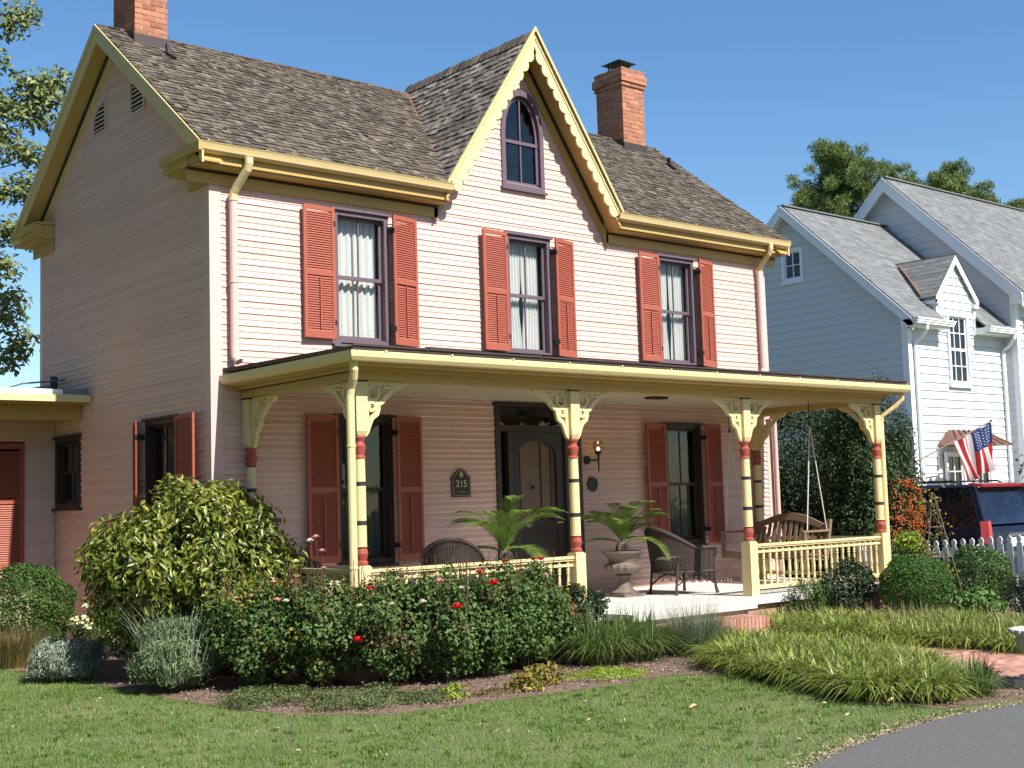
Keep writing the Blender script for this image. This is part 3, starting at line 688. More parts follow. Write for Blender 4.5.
b = MB(); ring(b, gpath(.314, 6.09, zs, 7.31), gpath(.275, 6.09, zs, 7.265), -.055, -.02); b.fbox(FR, XC-.31, XC+.31, -.055, -.02, 6.06, 6.11); b.fbox(FR, XC-.31, XC+.31, -.05, -.01, 6.64, 6.685); b.fbox(FR, XC-.011, XC+.011, -.05, -.022, 6.11, 7.29); b.build('sash', MAUVE, gw)
b = MB(); g = gpath(.30, 6.08, zs, 7.29); b.prism(FR, g, -.045, -.040); b.build('pane', GLASSD, gw)
b = MB(); b.fbox(FR, XC-.4, XC+.4, -.30, -.28, 5.95, 7.45); b.build('dark_backing', DARK, gw)  # black sheet stands in for the unlit attic
# gable vents: two quarter-arch louvres
for y0, y1, flip in ((2.83, 3.19, True), (1.68, 2.03, False)):
    z0_, zt_ = 6.76, 7.13; n = 8
    arc = [(y0+(y1-y0)*(1-math.cos(t*math.pi/2)), z0_+.12+(zt_-z0_-.12)*(math.cos(t*math.pi/2)) if False else z0_+.1+(zt_-z0_-.1)*math.cos(t*math.pi/2)) for t in [i/n for i in range(n+1)]]
    arc = [(y0+(y1-y0)*math.sin(t*math.pi/2), z0_+.1+(zt_-z0_-.1)*math.cos(t*math.pi/2)) for t in [i/n for i in range(n+1)]]
    if not flip: arc = [(y0+y1-u, z) for u, z in arc]
    base = [(arc[-1][0], z0_), (arc[0][0], z0_)]; poly = arc+base
    cx = (y0+y1)/2; cz = (z0_+zt_)/2-.02
    big = [(cx+(u-cx)*1.22, cz+(z-cz)*1.2) for u, z in poly]
    b = MB(); n_ = len(poly)
    for i in range(n_): b.prism(GA, [big[i], big[(i+1) % n_], poly[(i+1) % n_], poly[i]], .002, .03)
    v_ = b.build('gable_vent', PINKTRIM, house)
    b = MB(); b.prism(GA, poly, .014, .016); b.build('vent_backing', DARK, v_)  # dark sheet set behind the louvres
    b = MB()
    for k in range(6):
        zz = z0_+.03+k*.058
        hi = [u for u, z in arc if z > zz+.01]
        if len(hi) > 1: b.fbox(GA, min(hi), max(hi), .016, .022, zz, zz+.018)
    b.build('louvre', PINKTRIM, v_)
# ---- front door
b = MB(); x0, x1, z1 = DOOR[0], DOOR[1], DOOR[3]
b.fbox(FR, x0, x0+.08, -.1, .035, .41, z1-.05); b.fbox(FR, x1-.08, x1, -.1, .035, .41, z1-.05); b.fbox(FR, x0-.02, x1+.02, -.1, .06, z1-.05, z1)
b.fbox(FR, x0+.08, x1-.08, -.1, .02, 2.66, 2.74); b.fbox(FR, 4.33, 4.39, -.1, .02, .41, 2.66); b.fbox(FR, 5.36, 5.42, -.1, .02, .41, 2.66)
b.fbox(FR, x0+.08, 4.33, -.1, -.04, .41, 1.05); b.fbox(FR, 5.42, x1-.08, -.1, -.04, .41, 1.05)
b.fbox(FR, x0, x1, -.5, -.45, .41, z1)
dr_ = b.build('door_surround', DARKP, house)
b = MB(); b.quad(*[FR(u, -.06, z) for u, z in ((x0+.08, 2.74), (x1-.08, 2.74), (x1-.08, 2.99), (x0+.08, 2.99))])
b.quad(*[FR(u, -.06, z) for u, z in ((x0+.08, 1.05), (4.33, 1.05), (4.33, 2.66), (x0+.08, 2.66))]); b.quad(*[FR(u, -.06, z) for u, z in ((5.42, 1.05), (x1-.08, 1.05), (x1-.08, 2.66), (5.42, 2.66))])
b.build('sidelight_pane', GLASSD, dr_)
DOORW = mat('inner_door_wood', (.13, .085, .05), .5, .2, scale=5, stretch=(6, 1, .6))
SCRD = mat('screen_door_paint', (.03, .021, .019), .45, .1)
b = MB(); b.fbox(FR, 4.40, 5.35, -.085, -.07, .43, 2.65); dw = b.build('door', DOORW, house)
b = MB(); a0, a1, s0, s1 = 4.50, 5.10+.15, 1.46, 2.58
a0, a1 = 4.53, 5.22
b.fbox(FR, 4.39, a0, -.045, -.015, .42, 2.66); b.fbox(FR, a1, 5.36, -.045, -.015, .42, 2.66); b.fbox(FR, a0, a1, -.045, -.015, .42, .72); b.fbox(FR, a0, a1, -.044, -.014, 1.34, 1.46)
b.fbox(FR, a0, a1, -.044, -.030, .72, 1.34); b.fbox(FR, a0+.08, a1-.08, -.030, -.022, .78, 1.28)
N = 12; arc = [((a0+a1)/2+(a1-a0)/2*math.cos(math.pi*k/N), 2.30+.24*math.sin(math.pi*k/N)**.8) for k in range(N+1)]
for k in range(N): b.prism(FR, [arc[k], (arc[k][0], 2.66), (arc[k+1][0], 2.66), arc[k+1]], -.045, -.015)
for cx_, cz_ in ((a0+.05, 1.51), (a1-.05, 1.51)): b.prism(FR, [(cx_-.05, cz_-.05), (cx_+.05, cz_-.05), (cx_+(.05 if cx_ > 4.9 else -.05), cz_+.06)], -.043, -.02)
sdn = b.build('screen_door', SCRD, house)
b = MB(); b.fbox(FR, 4.96, 4.975, -.07, -.055, 1.46, 2.5); b.fbox(FR, a0+.06, a0+.075, -.07, -.06, 1.46, 2.4); b.fbox(FR, a1-.075, a1-.06, -.07, -.06, 1.46, 2.4); b.build('door_moulding', SCRD, dw)
b = MB(); b.lathe([(.0, 0), (.022, .004), (.028, .02), (.018, .035), (.0, .04)], (0, 0, 0), 12); b.v = [(4.80+v[0], -.0-v[2]+.07-.02, 1.9+v[1]) for v in b.v]; b.build('door_knocker', IRON, dw)
b = MB(); b.bar((5.24, .015, 1.42), (5.24, -.03, 1.42), .02, .02); b.bar((5.26, -.03, 1.42), (5.16, -.03, 1.42), .02, .02); b.build('handle', GOLD, sdn)

# ---- downspouts
def downspout(pts, r, m_, joint=None):
    b = MB(); b.tube(pts, r, 12); 
    if joint:
        for p in joint: b.tube([V(p)-V((0, 0, .01)), V(p)+V((0, 0, .01))], r*1.15, 12)
    return b.build('downspout', m_, house, smooth=False)
downspout([(.32, -.34, 5.70), (.32, -.34, 5.64), (.315, -.31, 5.57), (.27, -.16, 5.41), (.25, -.10, 5.33), (.25, -.09, 5.24)], .05, CREAM)
downspout([(.25, -.09, 5.27), (.25, -.09, 3.55), (.25, -.10, 3.44), (.27, -.15, 3.38)], .05, PINKTRIM, [(.25, -.09, 5.25), (.25, -.09, 4.3)])
downspout([(9.70, -.34, 5.72), (9.70, -.34, 5.64), (9.70, -.30, 5.56), (9.70, -.15, 5.42), (9.70, -.085, 5.33), (9.70, -.08, 5.26)], .042, CREAM)
downspout([(9.70, -.08, 5.27), (9.70, -.08, 3.75)], .042, PINKTRIM)
downspout([(9.88, -.10, 3.0), (9.88, -.10, .3)], .035, PINKTRIM)

# ---- porch
P = [.436, 3.38, 6.45, 9.405]; PD = 2.29
b = MB()
for a_, c_ in ((.2, 1.95), (1.956, 3.7), (3.706, 5.4), (5.406, 7.1), (7.106, 8.6), (8.606, 9.75)):
    for e_, f_ in ((-2.5, -1.25), (-1.244, -.02)): b.box(a_, c_, e_, f_, .32, .41)
if 1:
     b.box(3.6, 5.75, -2.95, -2.5, .33, .406); b.build('porch_floor', CONC, house)
b = MB(); b.box(.26, 9.69, -2.42, -.1, -.02, .32); b.build('porch_base', BRICKP, house)
b = MB(); b.box(3.7, 5.65, -2.88, -2.42, -.02, .33); b.build('porch_landing', MORTAR, house)
# rowlock brick step
b = MB(); b.mi = 1; b.box(3.83, 5.55, -3.28, -2.9, -.02, .265); b.mi = 0; x = 3.8
while x < 5.52:
    b.box(x, x+.057, -3.30, -3.09, .10, .275+random.uniform(-.002, .002)); b.box(x, x+.057, -3.085, -2.885, .10, .275+random.uniform(-.002, .002)); x += .067
for k in range(1): 
    x = 3.8
    while x < 5.4: b.box(x, x+.19, -3.298, -3.2, .02, .088); x += .2
b.build('brick_step', [BRICKP, MORTAR], house)
b = MB(); b.box(.3, 9.6, -2.3, -.018, 3.06, 3.09); b.build('porch_ceiling', CEIL, house)
def beam_set():
    b = MB(); b.box(P[0]-.09, P[3]+.09, -PD-.08, -PD+.08, 2.975, 3.10)
    b.box(P[0]-.08, P[0]+.08, -PD+.08, -.017, 2.975, 3.10); b.box(P[3]-.08, P[3]+.08, -PD+.08, -.017, 2.975, 3.10); b.build('porch_beam', OCHRE, house)
    x0, x1, y0 = P[0]-.25, P[3]+.25, -PD-.32
    b = MB(); b.box(x0, x1, y0, -PD-.08, 3.101, 3.16); b.box(x0, P[0]-.08, -PD-.08, -.017, 3.101, 3.16); b.box(P[3]+.08, x1, -PD-.08, -.017, 3.101, 3.16)
    b.box(P[0]-.14, P[3]+.14, -PD-.14, -PD-.081, 3.06, 3.10); b.box(P[0]-.14, P[0]-.081, -PD-.081, -.017, 3.06, 3.10); b.build('porch_cornice', OCHRE, house)
    # gutters with a rounded front
    pr = [(0, 3.14), (.03, 3.12), (.07, 3.13), (.095, 3.165), (.10, 3.20), (.10, 3.225), (.085, 3.225), (.0, 3.20)]; n = len(pr)
    b = MB(); A = lambda d, z: (x0-d, y0-d, z); Bq = lambda d, z: (x1+d, y0-d, z)
    vs = [A(d, z) for d, z in pr]+[Bq(d, z) for d, z in pr]; b.faces(vs, [(i, i+n, (i+1) % n+n, (i+1) % n) for i in range(n)]+[tuple(range(n, 2*n))])
    for i in range(12): xx = x0+.3+i*.83; b.box(xx, xx+.02, y0-.11, y0-.02, 3.222, 3.24)
    for sx, s_ in ((x0, -1), (x1, 1)):
        vs = [(sx+s_*d, y0-d, z) for d, z in pr]+[(sx+s_*d, -.02, z) for d, z in pr]; b.faces(vs, [(i, i+n, (i+1) % n+n, (i+1) % n) for i in range(n)]+[tuple(range(n, 2*n))])
    b.build('porch_gutter', CREAM, house)
    # low hipped roof
    b = MB(); e0, e1, ye = x0-.05, x1+.05, y0-.05; zt = 3.66; zl = 3.24
    c0, c1 = (e0+1.9, -.005, zt), (e1-1.9, -.005, zt)
    for th, mi in ((0, 0),):
        b.faces([(e0, ye, zl), (e1, ye, zl), c1, c0, (e0, -.005, zl+.03), (e1, -.005, zl+.03), (e0, ye, zl+.035), (e1, ye, zl+.035), (c1[0], c1[1], zt+.03), (c0[0], c0[1], zt+.03), (e0, -.005, zl+.07), (e1, -.005, zl+.07)],
                [(6, 7, 8, 9), (10, 6, 9), (7, 11, 8), (0, 1, 7, 6), (4, 0, 6, 10), (1, 5, 11, 7), (0, 4, 3, 2, 5, 1)])
    b.build('porch_roof', TAR, house)
    b = MB(); s = V((0, -ye, zt-zl)); Ls = s.length; s.normalize(); nn = V((0, -s.z, s.y))
    x = e0
    while x < e1:
        w_ = random.uniform(.6, 1.1); b.hexa([(x, ye-.02, zl+.036), (min(x+w_-.01, e1), ye-.02, zl+.036), (min(x+w_-.01, e1), ye+.2, zl+.07), (x, ye+.2, zl+.07), (x, ye-.02, zl+.046+random.uniform(0, .012)), (min(x+w_-.01, e1), ye-.02, zl+.046+random.uniform(0, .012)), (min(x+w_-.01, e1), ye+.2, zl+.084), (x, ye+.2, zl+.084)]); x += w_
    b.build('roof_edge', TAR, house)
beam_set()
b = MB(); b.box(3.0, W-1.3, -.03, -.015, 3.69, 3.72); b.build('roof_wall_flashing', LEAD, house)
def shaft_profile(z0):
    # (r, z, mat) mats: 0 cream 1 red 2 dark
    return [(.06, 1.112, 1), (.068, 1.125, 1), (.068, 1.15, 1), (.052, 1.162, 1), (.060, 1.19, 1), (.070, 1.23, 1), (.064, 1.27, 1), (.052, 1.285, 1), (.066, 1.293, 1), (.066, 1.302, 0), (.060, 1.305, 0), (.060, 1.51, 0), (.0605, 1.513, 2), (.0615, 1.515, 2), (.0615, 1.557, 2), (.0595, 1.559, 0), (.059, 1.905, 0), (.0605, 1.907, 2), (.0605, 1.948, 2), (.058, 1.95, 0), (.055, 2.18, 0), (.064, 2.186, 1), (.064, 2.20, 1), (.052, 2.215, 1), (.060, 2.25, 1), (.066, 2.28, 1), (.072, 2.31, 1), (.055, 2.325, 1), (.05, 2.35, 1), (.06, 2.375, 1), (.068, 2.39, 1), (.068, 2.40, 1), (.05, 2.41, 1), (.05, 2.415, 1)]
def bracket(fr, sgn, post):
    """sawn scroll bracket springing from the post (u=0) towards +sgn"""
    b = MB(); s = lambda pts: [(sgn*a, z) for a, z in pts]
    arm = [(.60, 2.965), (.52, 2.93), (.44, 2.90), (.37, 2.85), (.31, 2.79), (.26, 2.75), (.20, 2.72)]
    b.ribbon(fr, s([(.06, 2.955), (.60, 2.955)]), .036, -.02, .02)
    b.ribbon(fr, s(arm), [.03, .06, .05, .05, .055, .05, .04], -.022, .022)
    b.ribbon(fr, s([(.44, 2.95), (.40, 2.915), (.34, 2.905), (.31, 2.93)]), .03, -.018, .018)
    # inner scroll
    sc = [(.17+.075*math.cos(t), 2.85+.075*math.sin(t)) for t in [math.pi*.5+i*math.pi*1.7/12 for i in range(13)]]
    b.ribbon(fr, s(sc), .032, -.02, .02)
    b.ribbon(fr, s([(.09, 2.95), (.10, 2.8), (.12, 2.7)]), .05, -.021, .021)
    sc = [(.15+.045*math.cos(t), 2.715+.045*math.sin(t)) for t in [i*math.pi*2/10 for i in range(11)]]
    b.ribbon(fr, s(sc), .034, -.023, .023)
    b.ribbon(fr, s([(.27, 2.765), (.22, 2.75), (.235, 2.70), (.215, 2.64), (.16, 2.60), (.13, 2.56), (.125, 2.53)]), [.02, .05, .05, .055, .05, .05, .03], -.0215, .0215)
    b.ribbon(fr, s([(.165, 2.585), (.13, 2.55), (.11, 2.50), (.095, 2.45), (.07, 2.41)]), [.02, .05, .05, .04, .02], -.0205, .0205)
    b.ribbon(fr, s([(.085, 2.80), (.085, 2.62), (.08, 2.45)]), [.05, .06, .03], -.0195, .0195)
    b.build('bracket', CREAM, post)
def porch_post(x, y, dirs, half=False):
    b = MB(); h = .075
    b.box(x-h, x+h, y-h, y+h, .411, 1.10); b.box(x-h+.012, x+h-.012, y-h+.012, y+h-.012, 1.10, 1.112)
    q = .068; b.faces([(x-q, y-q, 2.46), (x+q, y-q, 2.46), (x+q, y+q, 2.46), (x-q, y+q, 2.46), (x-q, y-q, 2.955), (x+q, y-q, 2.955), (x+q, y+q, 2.955), (x-q, y+q, 2.955), (x-.045, y-.045, 2.412), (x+.045, y-.045, 2.412), (x+.045, y+.045, 2.412), (x-.045, y+.045, 2.412)],
                      [(4, 5, 6, 7), (0, 1, 5, 4), (1, 2, 6, 5), (2, 3, 7, 6), (3, 0, 4, 7), (8, 9, 1, 0), (9, 10, 2, 1), (10, 11, 3, 2), (11, 8, 0, 3), (11, 10, 9, 8)])
    b.lathe(shaft_profile(0), (x, y, 0), 18)
    b.mi = 2; b.box(x-.075, x+.075, y-.075, y+.075, 2.957, 2.973)
    p = b.build('porch_post', [CREAM, REDT, BAND], house)
    for d in dirs:
        if d in ('+x', '-x'):
            s = 1 if d == '+x' else -1; bracket(lambda u, dd, z: (x+u, y-dd, z), s, p)
        else: bracket(lambda u, dd, z: (x+dd, y+u, z), 1 if d == '+y' else -1, p)
    return p
porch_post(P[0], -PD, ('+x', '+y')); porch_post(P[1], -PD, ('+x', '-x')); porch_post(P[2], -PD, ('+x', '-x')); porch_post(P[3], -PD, ('-x', '+y'))
porch_post(P[0], -.095, ('-y',)); porch_post(P[3], -.095, ('-y',))
def railing(a, c, n, along='x'):
    b = MB(); f = (lambda u, dd, z: (u, a[1]-dd, z)) if along == 'x' else (lambda u, dd, z: (a[0]+dd, u, z))
    u0, u1 = (a[0]+.076, c[0]-.076) if along == 'x' else (a[1]+.076, c[1]-.07)
    b.fbox(f, u0, u1, -.045, .045, 1.04, 1.07); b.fbox(f, u0, u1, -.032, .032, 1.018, 1.0395); b.fbox(f, u0, u1, -.025, .025, .955, .985); b.fbox(f, u0, u1, -.03, .03, .49, .54)
    r = b.build('railing', CREAM, house)
    for k in range(n):
        u = u0+(u1-u0)*(k+.5)/n; p = f(u, 0, 0); b = MB()
        b.lathe([(.019, .54), (.019, .60), (.014, .61), (.021, .625), (.012, .64), (.018, .68), (.022, .72), (.016, .80), (.012, .86), (.02, .875), (.014, .89), (.019, .90), (.019, .955)], p, 8)
        b.box(p[0]-.012, p[0]+.012, p[1]-.012, p[1]+.012, .985, 1.018); b.build('baluster', CREAM, r)
railing((P[0], -PD), (P[1], -PD), 21); railing((P[2], -PD), (P[3], -PD), 21); railing((P[3], -PD), (P[3], -.1), 15, 'y'); railing((P[0], -PD), (P[0], -.1), 12, 'y')
downspout([(.20, -2.58, 3.14), (.20, -2.58, 3.05), (.22, -2.54, 2.97), (.235, -2.47, 2.88), (.235, -2.45, 2.80), (.235, -2.45, .35)], .043, CREAM, [(.235, -2.45, 2.3), (.235, -2.45, 1.1)])
downspout([(9.68, -2.60, 3.14), (9.68, -2.58, 3.03), (9.62, -2.5, 2.93), (9.50, -2.35, 2.80), (9.50, -2.33, 2.70), (9.50, -2.33, .3)], .04, CREAM)
b = MB(); b.box(5.75, 6.05, -1.35, -1.2, 3.03, 3.059); b.build('ceiling_lamp', IRON, house)

# ---- side wing
b = MB(); wf = lambda u, d, z: (u, 4.55-d, z)
siding(b, wf, .1, 3.3, .125, lambda z: (-6, -.02), [(-2.3, -.44, 1.0, 2.74)], lip=(.013,)); b.build('wing_wall', PINK, house)
b = MB(); b.box(-6, -.02, 4.7, 8.5, .1, 3.25); b.build('wing_interior', DARK, house)  # black box stands in for the wing's unlit room
b = MB(); b.box(-6, -.02, 3.62, 3.80, 2.98, 3.17); b.box(-6, -.02, 3.40, 4.54, 3.171, 3.20); b.box(-6, .0, 3.36, 3.42, 3.20, 3.26); b.build('wing_cornice', OCHRE, house)
b = MB(); b.box(-6, -.03, 3.28, 3.36, 3.19, 3.275); b.box(-6, -.03, 3.34, 8.6, 3.262, 3.29); b.build('wing_gutter', CREAM, house)
b = MB(); b.box(-6, -.36, 3.40, 3.50, 3.291, 3.36); b.build('roof_flashing', WTRIM, house)
b = MB(); b.box(-.355, -.02, 3.42, 3.5, 3.291, 3.37); b.hexa([(-6, 3.5, 3.291), (-.02, 3.5, 3.291), (-.02, 8.6, 3.30), (-6, 8.6, 3.3), (-6, 3.5, 3.33), (-.02, 3.5, 3.33), (-.02, 8.6, 3.38), (-6, 8.6, 3.38)]); b.build('wing_roof', mat('grey_membrane', (.18, .2, .23), .6, .1), house)
b = MB()
for q in range(4):
    u0 = -.44-(q+1)*.46+.0; st = .05; f = lambda u, d, z: wf(u, d, z)
    b.fbox(f, u0, u0+st, 0, .03, 1.02, 2.72); b.fbox(f, u0+.455-st, u0+.455, 0, .03, 1.02, 2.72)
    for a, c in ((1.02, 1.11), (1.90, 1.97), (2.64, 2.72)): b.fbox(f, u0+st, u0+.455-st, .001, .029, a, c)
    z = 1.125
    while z < 2.62:
        if not 1.88 < z < 1.98: b.hexa([f(u0+st, .026, z-.012), f(u0+.405, .026, z-.012), f(u0+.405, .02, z-.014), f(u0+st, .02, z-.014), f(u0+st, .01, z+.014), f(u0+.405, .01, z+.014), f(u0+.405, .003, z+.012), f(u0+st, .003, z+.012)])
        z += .03
sh = b.build('louvred_door', REDP, house)
b = MB(); b.fbox(wf, -2.35, -.42, -.05, -.02, 1.0, 2.74); b.build('door_backing', DARK, sh)
b = MB(); b.tube([(-.13, 4.3, 3.34), (-.13, 4.3, 3.62)], .05, 12); b.build('roof_vent', LEAD, house)
b = MB(); b.hexa([(-.75, 4.0, 3.34), (-.28, 4.0, 3.34), (-.28, 4.7, 3.36), (-.75, 4.7, 3.36), (-.75, 4.05, 3.38), (-.28, 4.05, 3.48), (-.28, 4.7, 3.5), (-.75, 4.7, 3.42)]); b.tube([(-1.1, 4.2, 3.33), (-.6, 4.2, 3.5), (-.05, 4.1, 3.56)], .012, 6); b.build('roof_hatch', mat('blue_grey_hatch', (.10, .14, .2), .5), house)

# ============================================================ things on and around the porch
t = thing('house_number_sign', 'black arched plaque reading 215 in gold on the wall left of the front door', 'sign', (3.51, -.02, 1.8))
pl = [(3.36, 1.80), (3.66, 1.80), (3.665, 1.84), (3.665, 2.06), (3.65, 2.075), (3.62, 2.08), (3.60, 2.12), (3.555, 2.15), (3.51, 2.165), (3.465, 2.15), (3.42, 2.12), (3.40, 2.08), (3.37, 2.075), (3.355, 2.06), (3.355, 1.84)]
b = MB(); b.prism(FR, pl, .014, .032); b.build('plaque', IRON, t)
b = MB(); c = (3.51, 1.97); ins = [(c[0]+(u-c[0])*.90, c[1]+(z-c[1])*.91) for u, z in pl]; in2 = [(c[0]+(u-c[0])*.86, c[1]+(z-c[1])*.88) for u, z in pl]
for i in range(len(pl)): j = (i+1) % len(pl); b.prism(FR, [ins[i], ins[j], in2[j], in2[i]], .032, .034)
N = 12; b.prism(FR, [(3.51+.03*math.cos(k*2*math.pi/N), 2.085+.036*math.sin(k*2*math.pi/N)) for k in range(N)], .032, .037); b.build('gilt_border', GOLD, t)
def text(s, fr_loc, size, material, parent, name, rot=(math.pi/2, 0, 0), ext=.002):
    cu = bpy.data.curves.new(name, 'FONT'); cu.body = s; cu.size = size; cu.extrude = ext; cu.align_x = 'CENTER'; cu.align_y = 'CENTER'
    tmp = bpy.data.objects.new('tmp', cu); me = bpy.data.meshes.new_from_object(tmp); bpy.data.objects.remove(tmp)
    me.name = name; me.transform(Matrix.Translation(V(fr_loc)-ORG[parent]) @ Matrix.Rotation(rot[2], 4, 'Z') @ Matrix.Rotation(rot[0], 4, 'X'))
    me.materials.clear(); me.materials.append(material); return finish(bpy.data.objects.new(name, me), parent)
text('215', (3.51, -.035, 1.965), .125, mat('pale_gilt', (.62, .50, .30), .5), t, 'house_number')
b = MB(); b.prism(FR, [(3.45, 1.86), (3.57, 1.86), (3.57, 1.867), (3.45, 1.867)], .032, .034); b.build('rule', GOLD, t)
t = thing('round_plaque', 'small round dark plaque below the wall lamp by the front door', 'plaque', (5.86, -.02, 1.93))
b = MB(); b.prism(FR, [(5.86+.10*math.cos(k*math.pi/12), 1.93+.105*math.sin(k*math.pi/12)) for k in range(24)], .014, .03); b.build('disc', IRON, t)
b = MB(); 
for k in range(24):
    a0_, a1_ = k*math.pi/12, (k+1)*math.pi/12
    b.prism(FR, [(5.86+r*math.cos(a), 1.93+r*1.05*math.sin(a)) for r, a in ((.088, a0_), (.088, a1_), (.08, a1_), (.08, a0_))], .03, .034)
b.prism(FR, [(5.82, 1.90), (5.90, 1.90), (5.90, 1.915), (5.82, 1.915)], .03, .034); b.prism(FR, [(5.83, 1.95), (5.89, 1.95), (5.89, 1.962), (5.83, 1.962)], .03, .034); b.build('raised_rim', DARKP, t)
t = thing('wall_lamp', 'black iron wall lamp with a frosted globe right of the front door', 'lamp', (5.78, -.02, 2.2))
b = MB(); b.prism(FR, [(5.76+.05*math.cos(k*math.pi/8), 2.27+.06*math.sin(k*math.pi/8)) for k in range(16)], .014, .05); b.tube([(5.76, -.05, 2.27), (5.80, -.12, 2.26), (5.855, -.15, 2.27)], .013); b.tube([(5.87, -.15, 2.10), (5.87, -.15, 2.36)], [.008, .018]); b.lathe([(.018, 2.33), (.035, 2.35), (.05, 2.375), (.052, 2.39)], (5.87, -.15, 0)); b.build('bracket', IRON, t)
GLOBE = glass('frosted_globe', (.85, .72, .5), .25)
b = MB(); b.lathe([(.03, 2.38), (.062, 2.405), (.08, 2.44), (.082, 2.48), (.065, 2.53), (.03, 2.555), (.008, 2.56)], (5.87, -.15, 0), 18); b.build('lamp_globe', GLOBE, t, smooth=True)
BULB = bpy.data.materials.new('lit_bulb'); BULB.use_nodes = True; e_ = BULB.node_tree.nodes['Principled BSDF']; e_.inputs['Emission Color'].default_value = (1, .75, .4, 1); e_.inputs['Emission Strength'].default_value = 6
b = MB(); b.lathe([(.01, 2.385), (.02, 2.40), (.02, 2.42), (.008, 2.435)], (5.87, -.15, .012), 8); b.build('bulb', BULB, t)

# urns with sago palms
def urn(loc, label):
    t = thing('planter_urn', label, 'urn', loc, 'brown fluted urns on the porch floor')
    b = MB(); x, y, z = loc
    b.box(x-.20, x+.20, y-.20, y+.20, z, z+.035)
    b.lathe([(.19, .035), (.195, .06), (.15, .075), (.12, .10), (.085, .16), (.07, .22), (.075, .25), (.11, .265), (.115, .28), (.08, .295), (.09, .30)], loc, 24)
    b.build('foot', URN, t)
    b = MB(); b.lathe([(.09, .30), (.16, .31), (.225, .34), (.25, .385), (.245, .42), (.20, .445), (.195, .455)], loc, 32, flute=.06, fr=(.305, .42))
    b.lathe([(.195, .455), (.205, .50), (.24, .545), (.285, .58), (.29, .60), (.27, .605), (.25, .58), (.02, .57)], loc, 32, flute=.025, fr=(.47, .56)); b.build('bowl', URN, t)
    b = MB(); b.lathe([(.25, .572), (.24, .578), (.01, .59)], loc, 16); b.build('soil', MULCH, t)
    return t
def palm(c, n, L, label, yellow=0, seed=1, zlo=.1, trunk=.12, bias=None):
    g = np.random.default_rng(seed)
    t = thing('sago_palm', label, 'palm', c, 'sago palms in urns on the porch')
    b = MB(); b.lathe([(.07, 0), (.085, .03), (.08, trunk*.6), (.06, trunk), (.02, trunk+.03)], c, 14, flute=.15, fr=(0, trunk)); b.build('trunk', BARK, t)
    for i in range(n):
        az = 2*math.pi*(i*.381966)+g.uniform(-.15, .15); el0 = math.radians(g.uniform(48, 86)) if i > 2 else math.radians(20); l_ = L*g.uniform(.85, 1.1)
        ns = 26; pts = []; p = np.array(c, float)+np.array([0, 0, trunk]); el = el0
        for k in range(ns+1):
            pts.append(p.copy()); d = np.array([math.cos(az)*math.cos(el), math.sin(az)*math.cos(el), math.sin(el)]); p = p+d*l_/ns; el -= math.radians(g.uniform(3.0, 4.2))*(.5+k/ns)
        pts = np.array(pts); fo = MB()
        fo.tube([tuple(q) for q in pts[::3]], [.006*(1-.8*k/9)+.001 for k in range(len(pts[::3]))], 5)
        for k in range(3, ns+1):
            d = pts[k]-pts[k-1]; d /= np.linalg.norm(d); side = np.cross(d, [0, 0, 1]); side /= np.linalg.norm(side)+1e-9; upv = np.cross(side, d)
            ll = .15*math.sin(math.pi*min(1, (k/ns)*.85+.12))**.6*L/.7
            for s in (-1, 1):
                for hh in (0, .5):
                    q0 = pts[k]-d*hh*l_/ns; dirv = s*side*.8+d*.65+upv*.22; dirv /= np.linalg.norm(dirv); tip = q0+dirv*ll-np.array([0, 0, .15*ll]); mid = q0+dirv*ll*.5
                    w_ = d*.0032
                    fo.quad(q0-w_, q0+w_, mid+w_*1.1, tip, mid-w_*1.1)
        o = fo.build('frond', L_PALM if i >= yellow else mat('pale_palm_leaflet', (.30, .36, .06), .5, .1, island=.15, c2=(.42, .44, .10), trans=.4), t)
    return t
urn((5.68, -.75, .411), 'brown fluted urn on the porch beside the wicker armchair')
palm((5.68, -.75, .411+.585), 24, .84, 'sago palm with one pale drooping frond in the urn right of the front door', yellow=1, seed=5)
urn((3.15, -1.3, .411), 'brown fluted urn behind the left railing, mostly hidden by roses')
palm((3.15, -1.3, .411+.585), 19, .94, 'large sago palm behind the left railing in front of the door', seed=9)

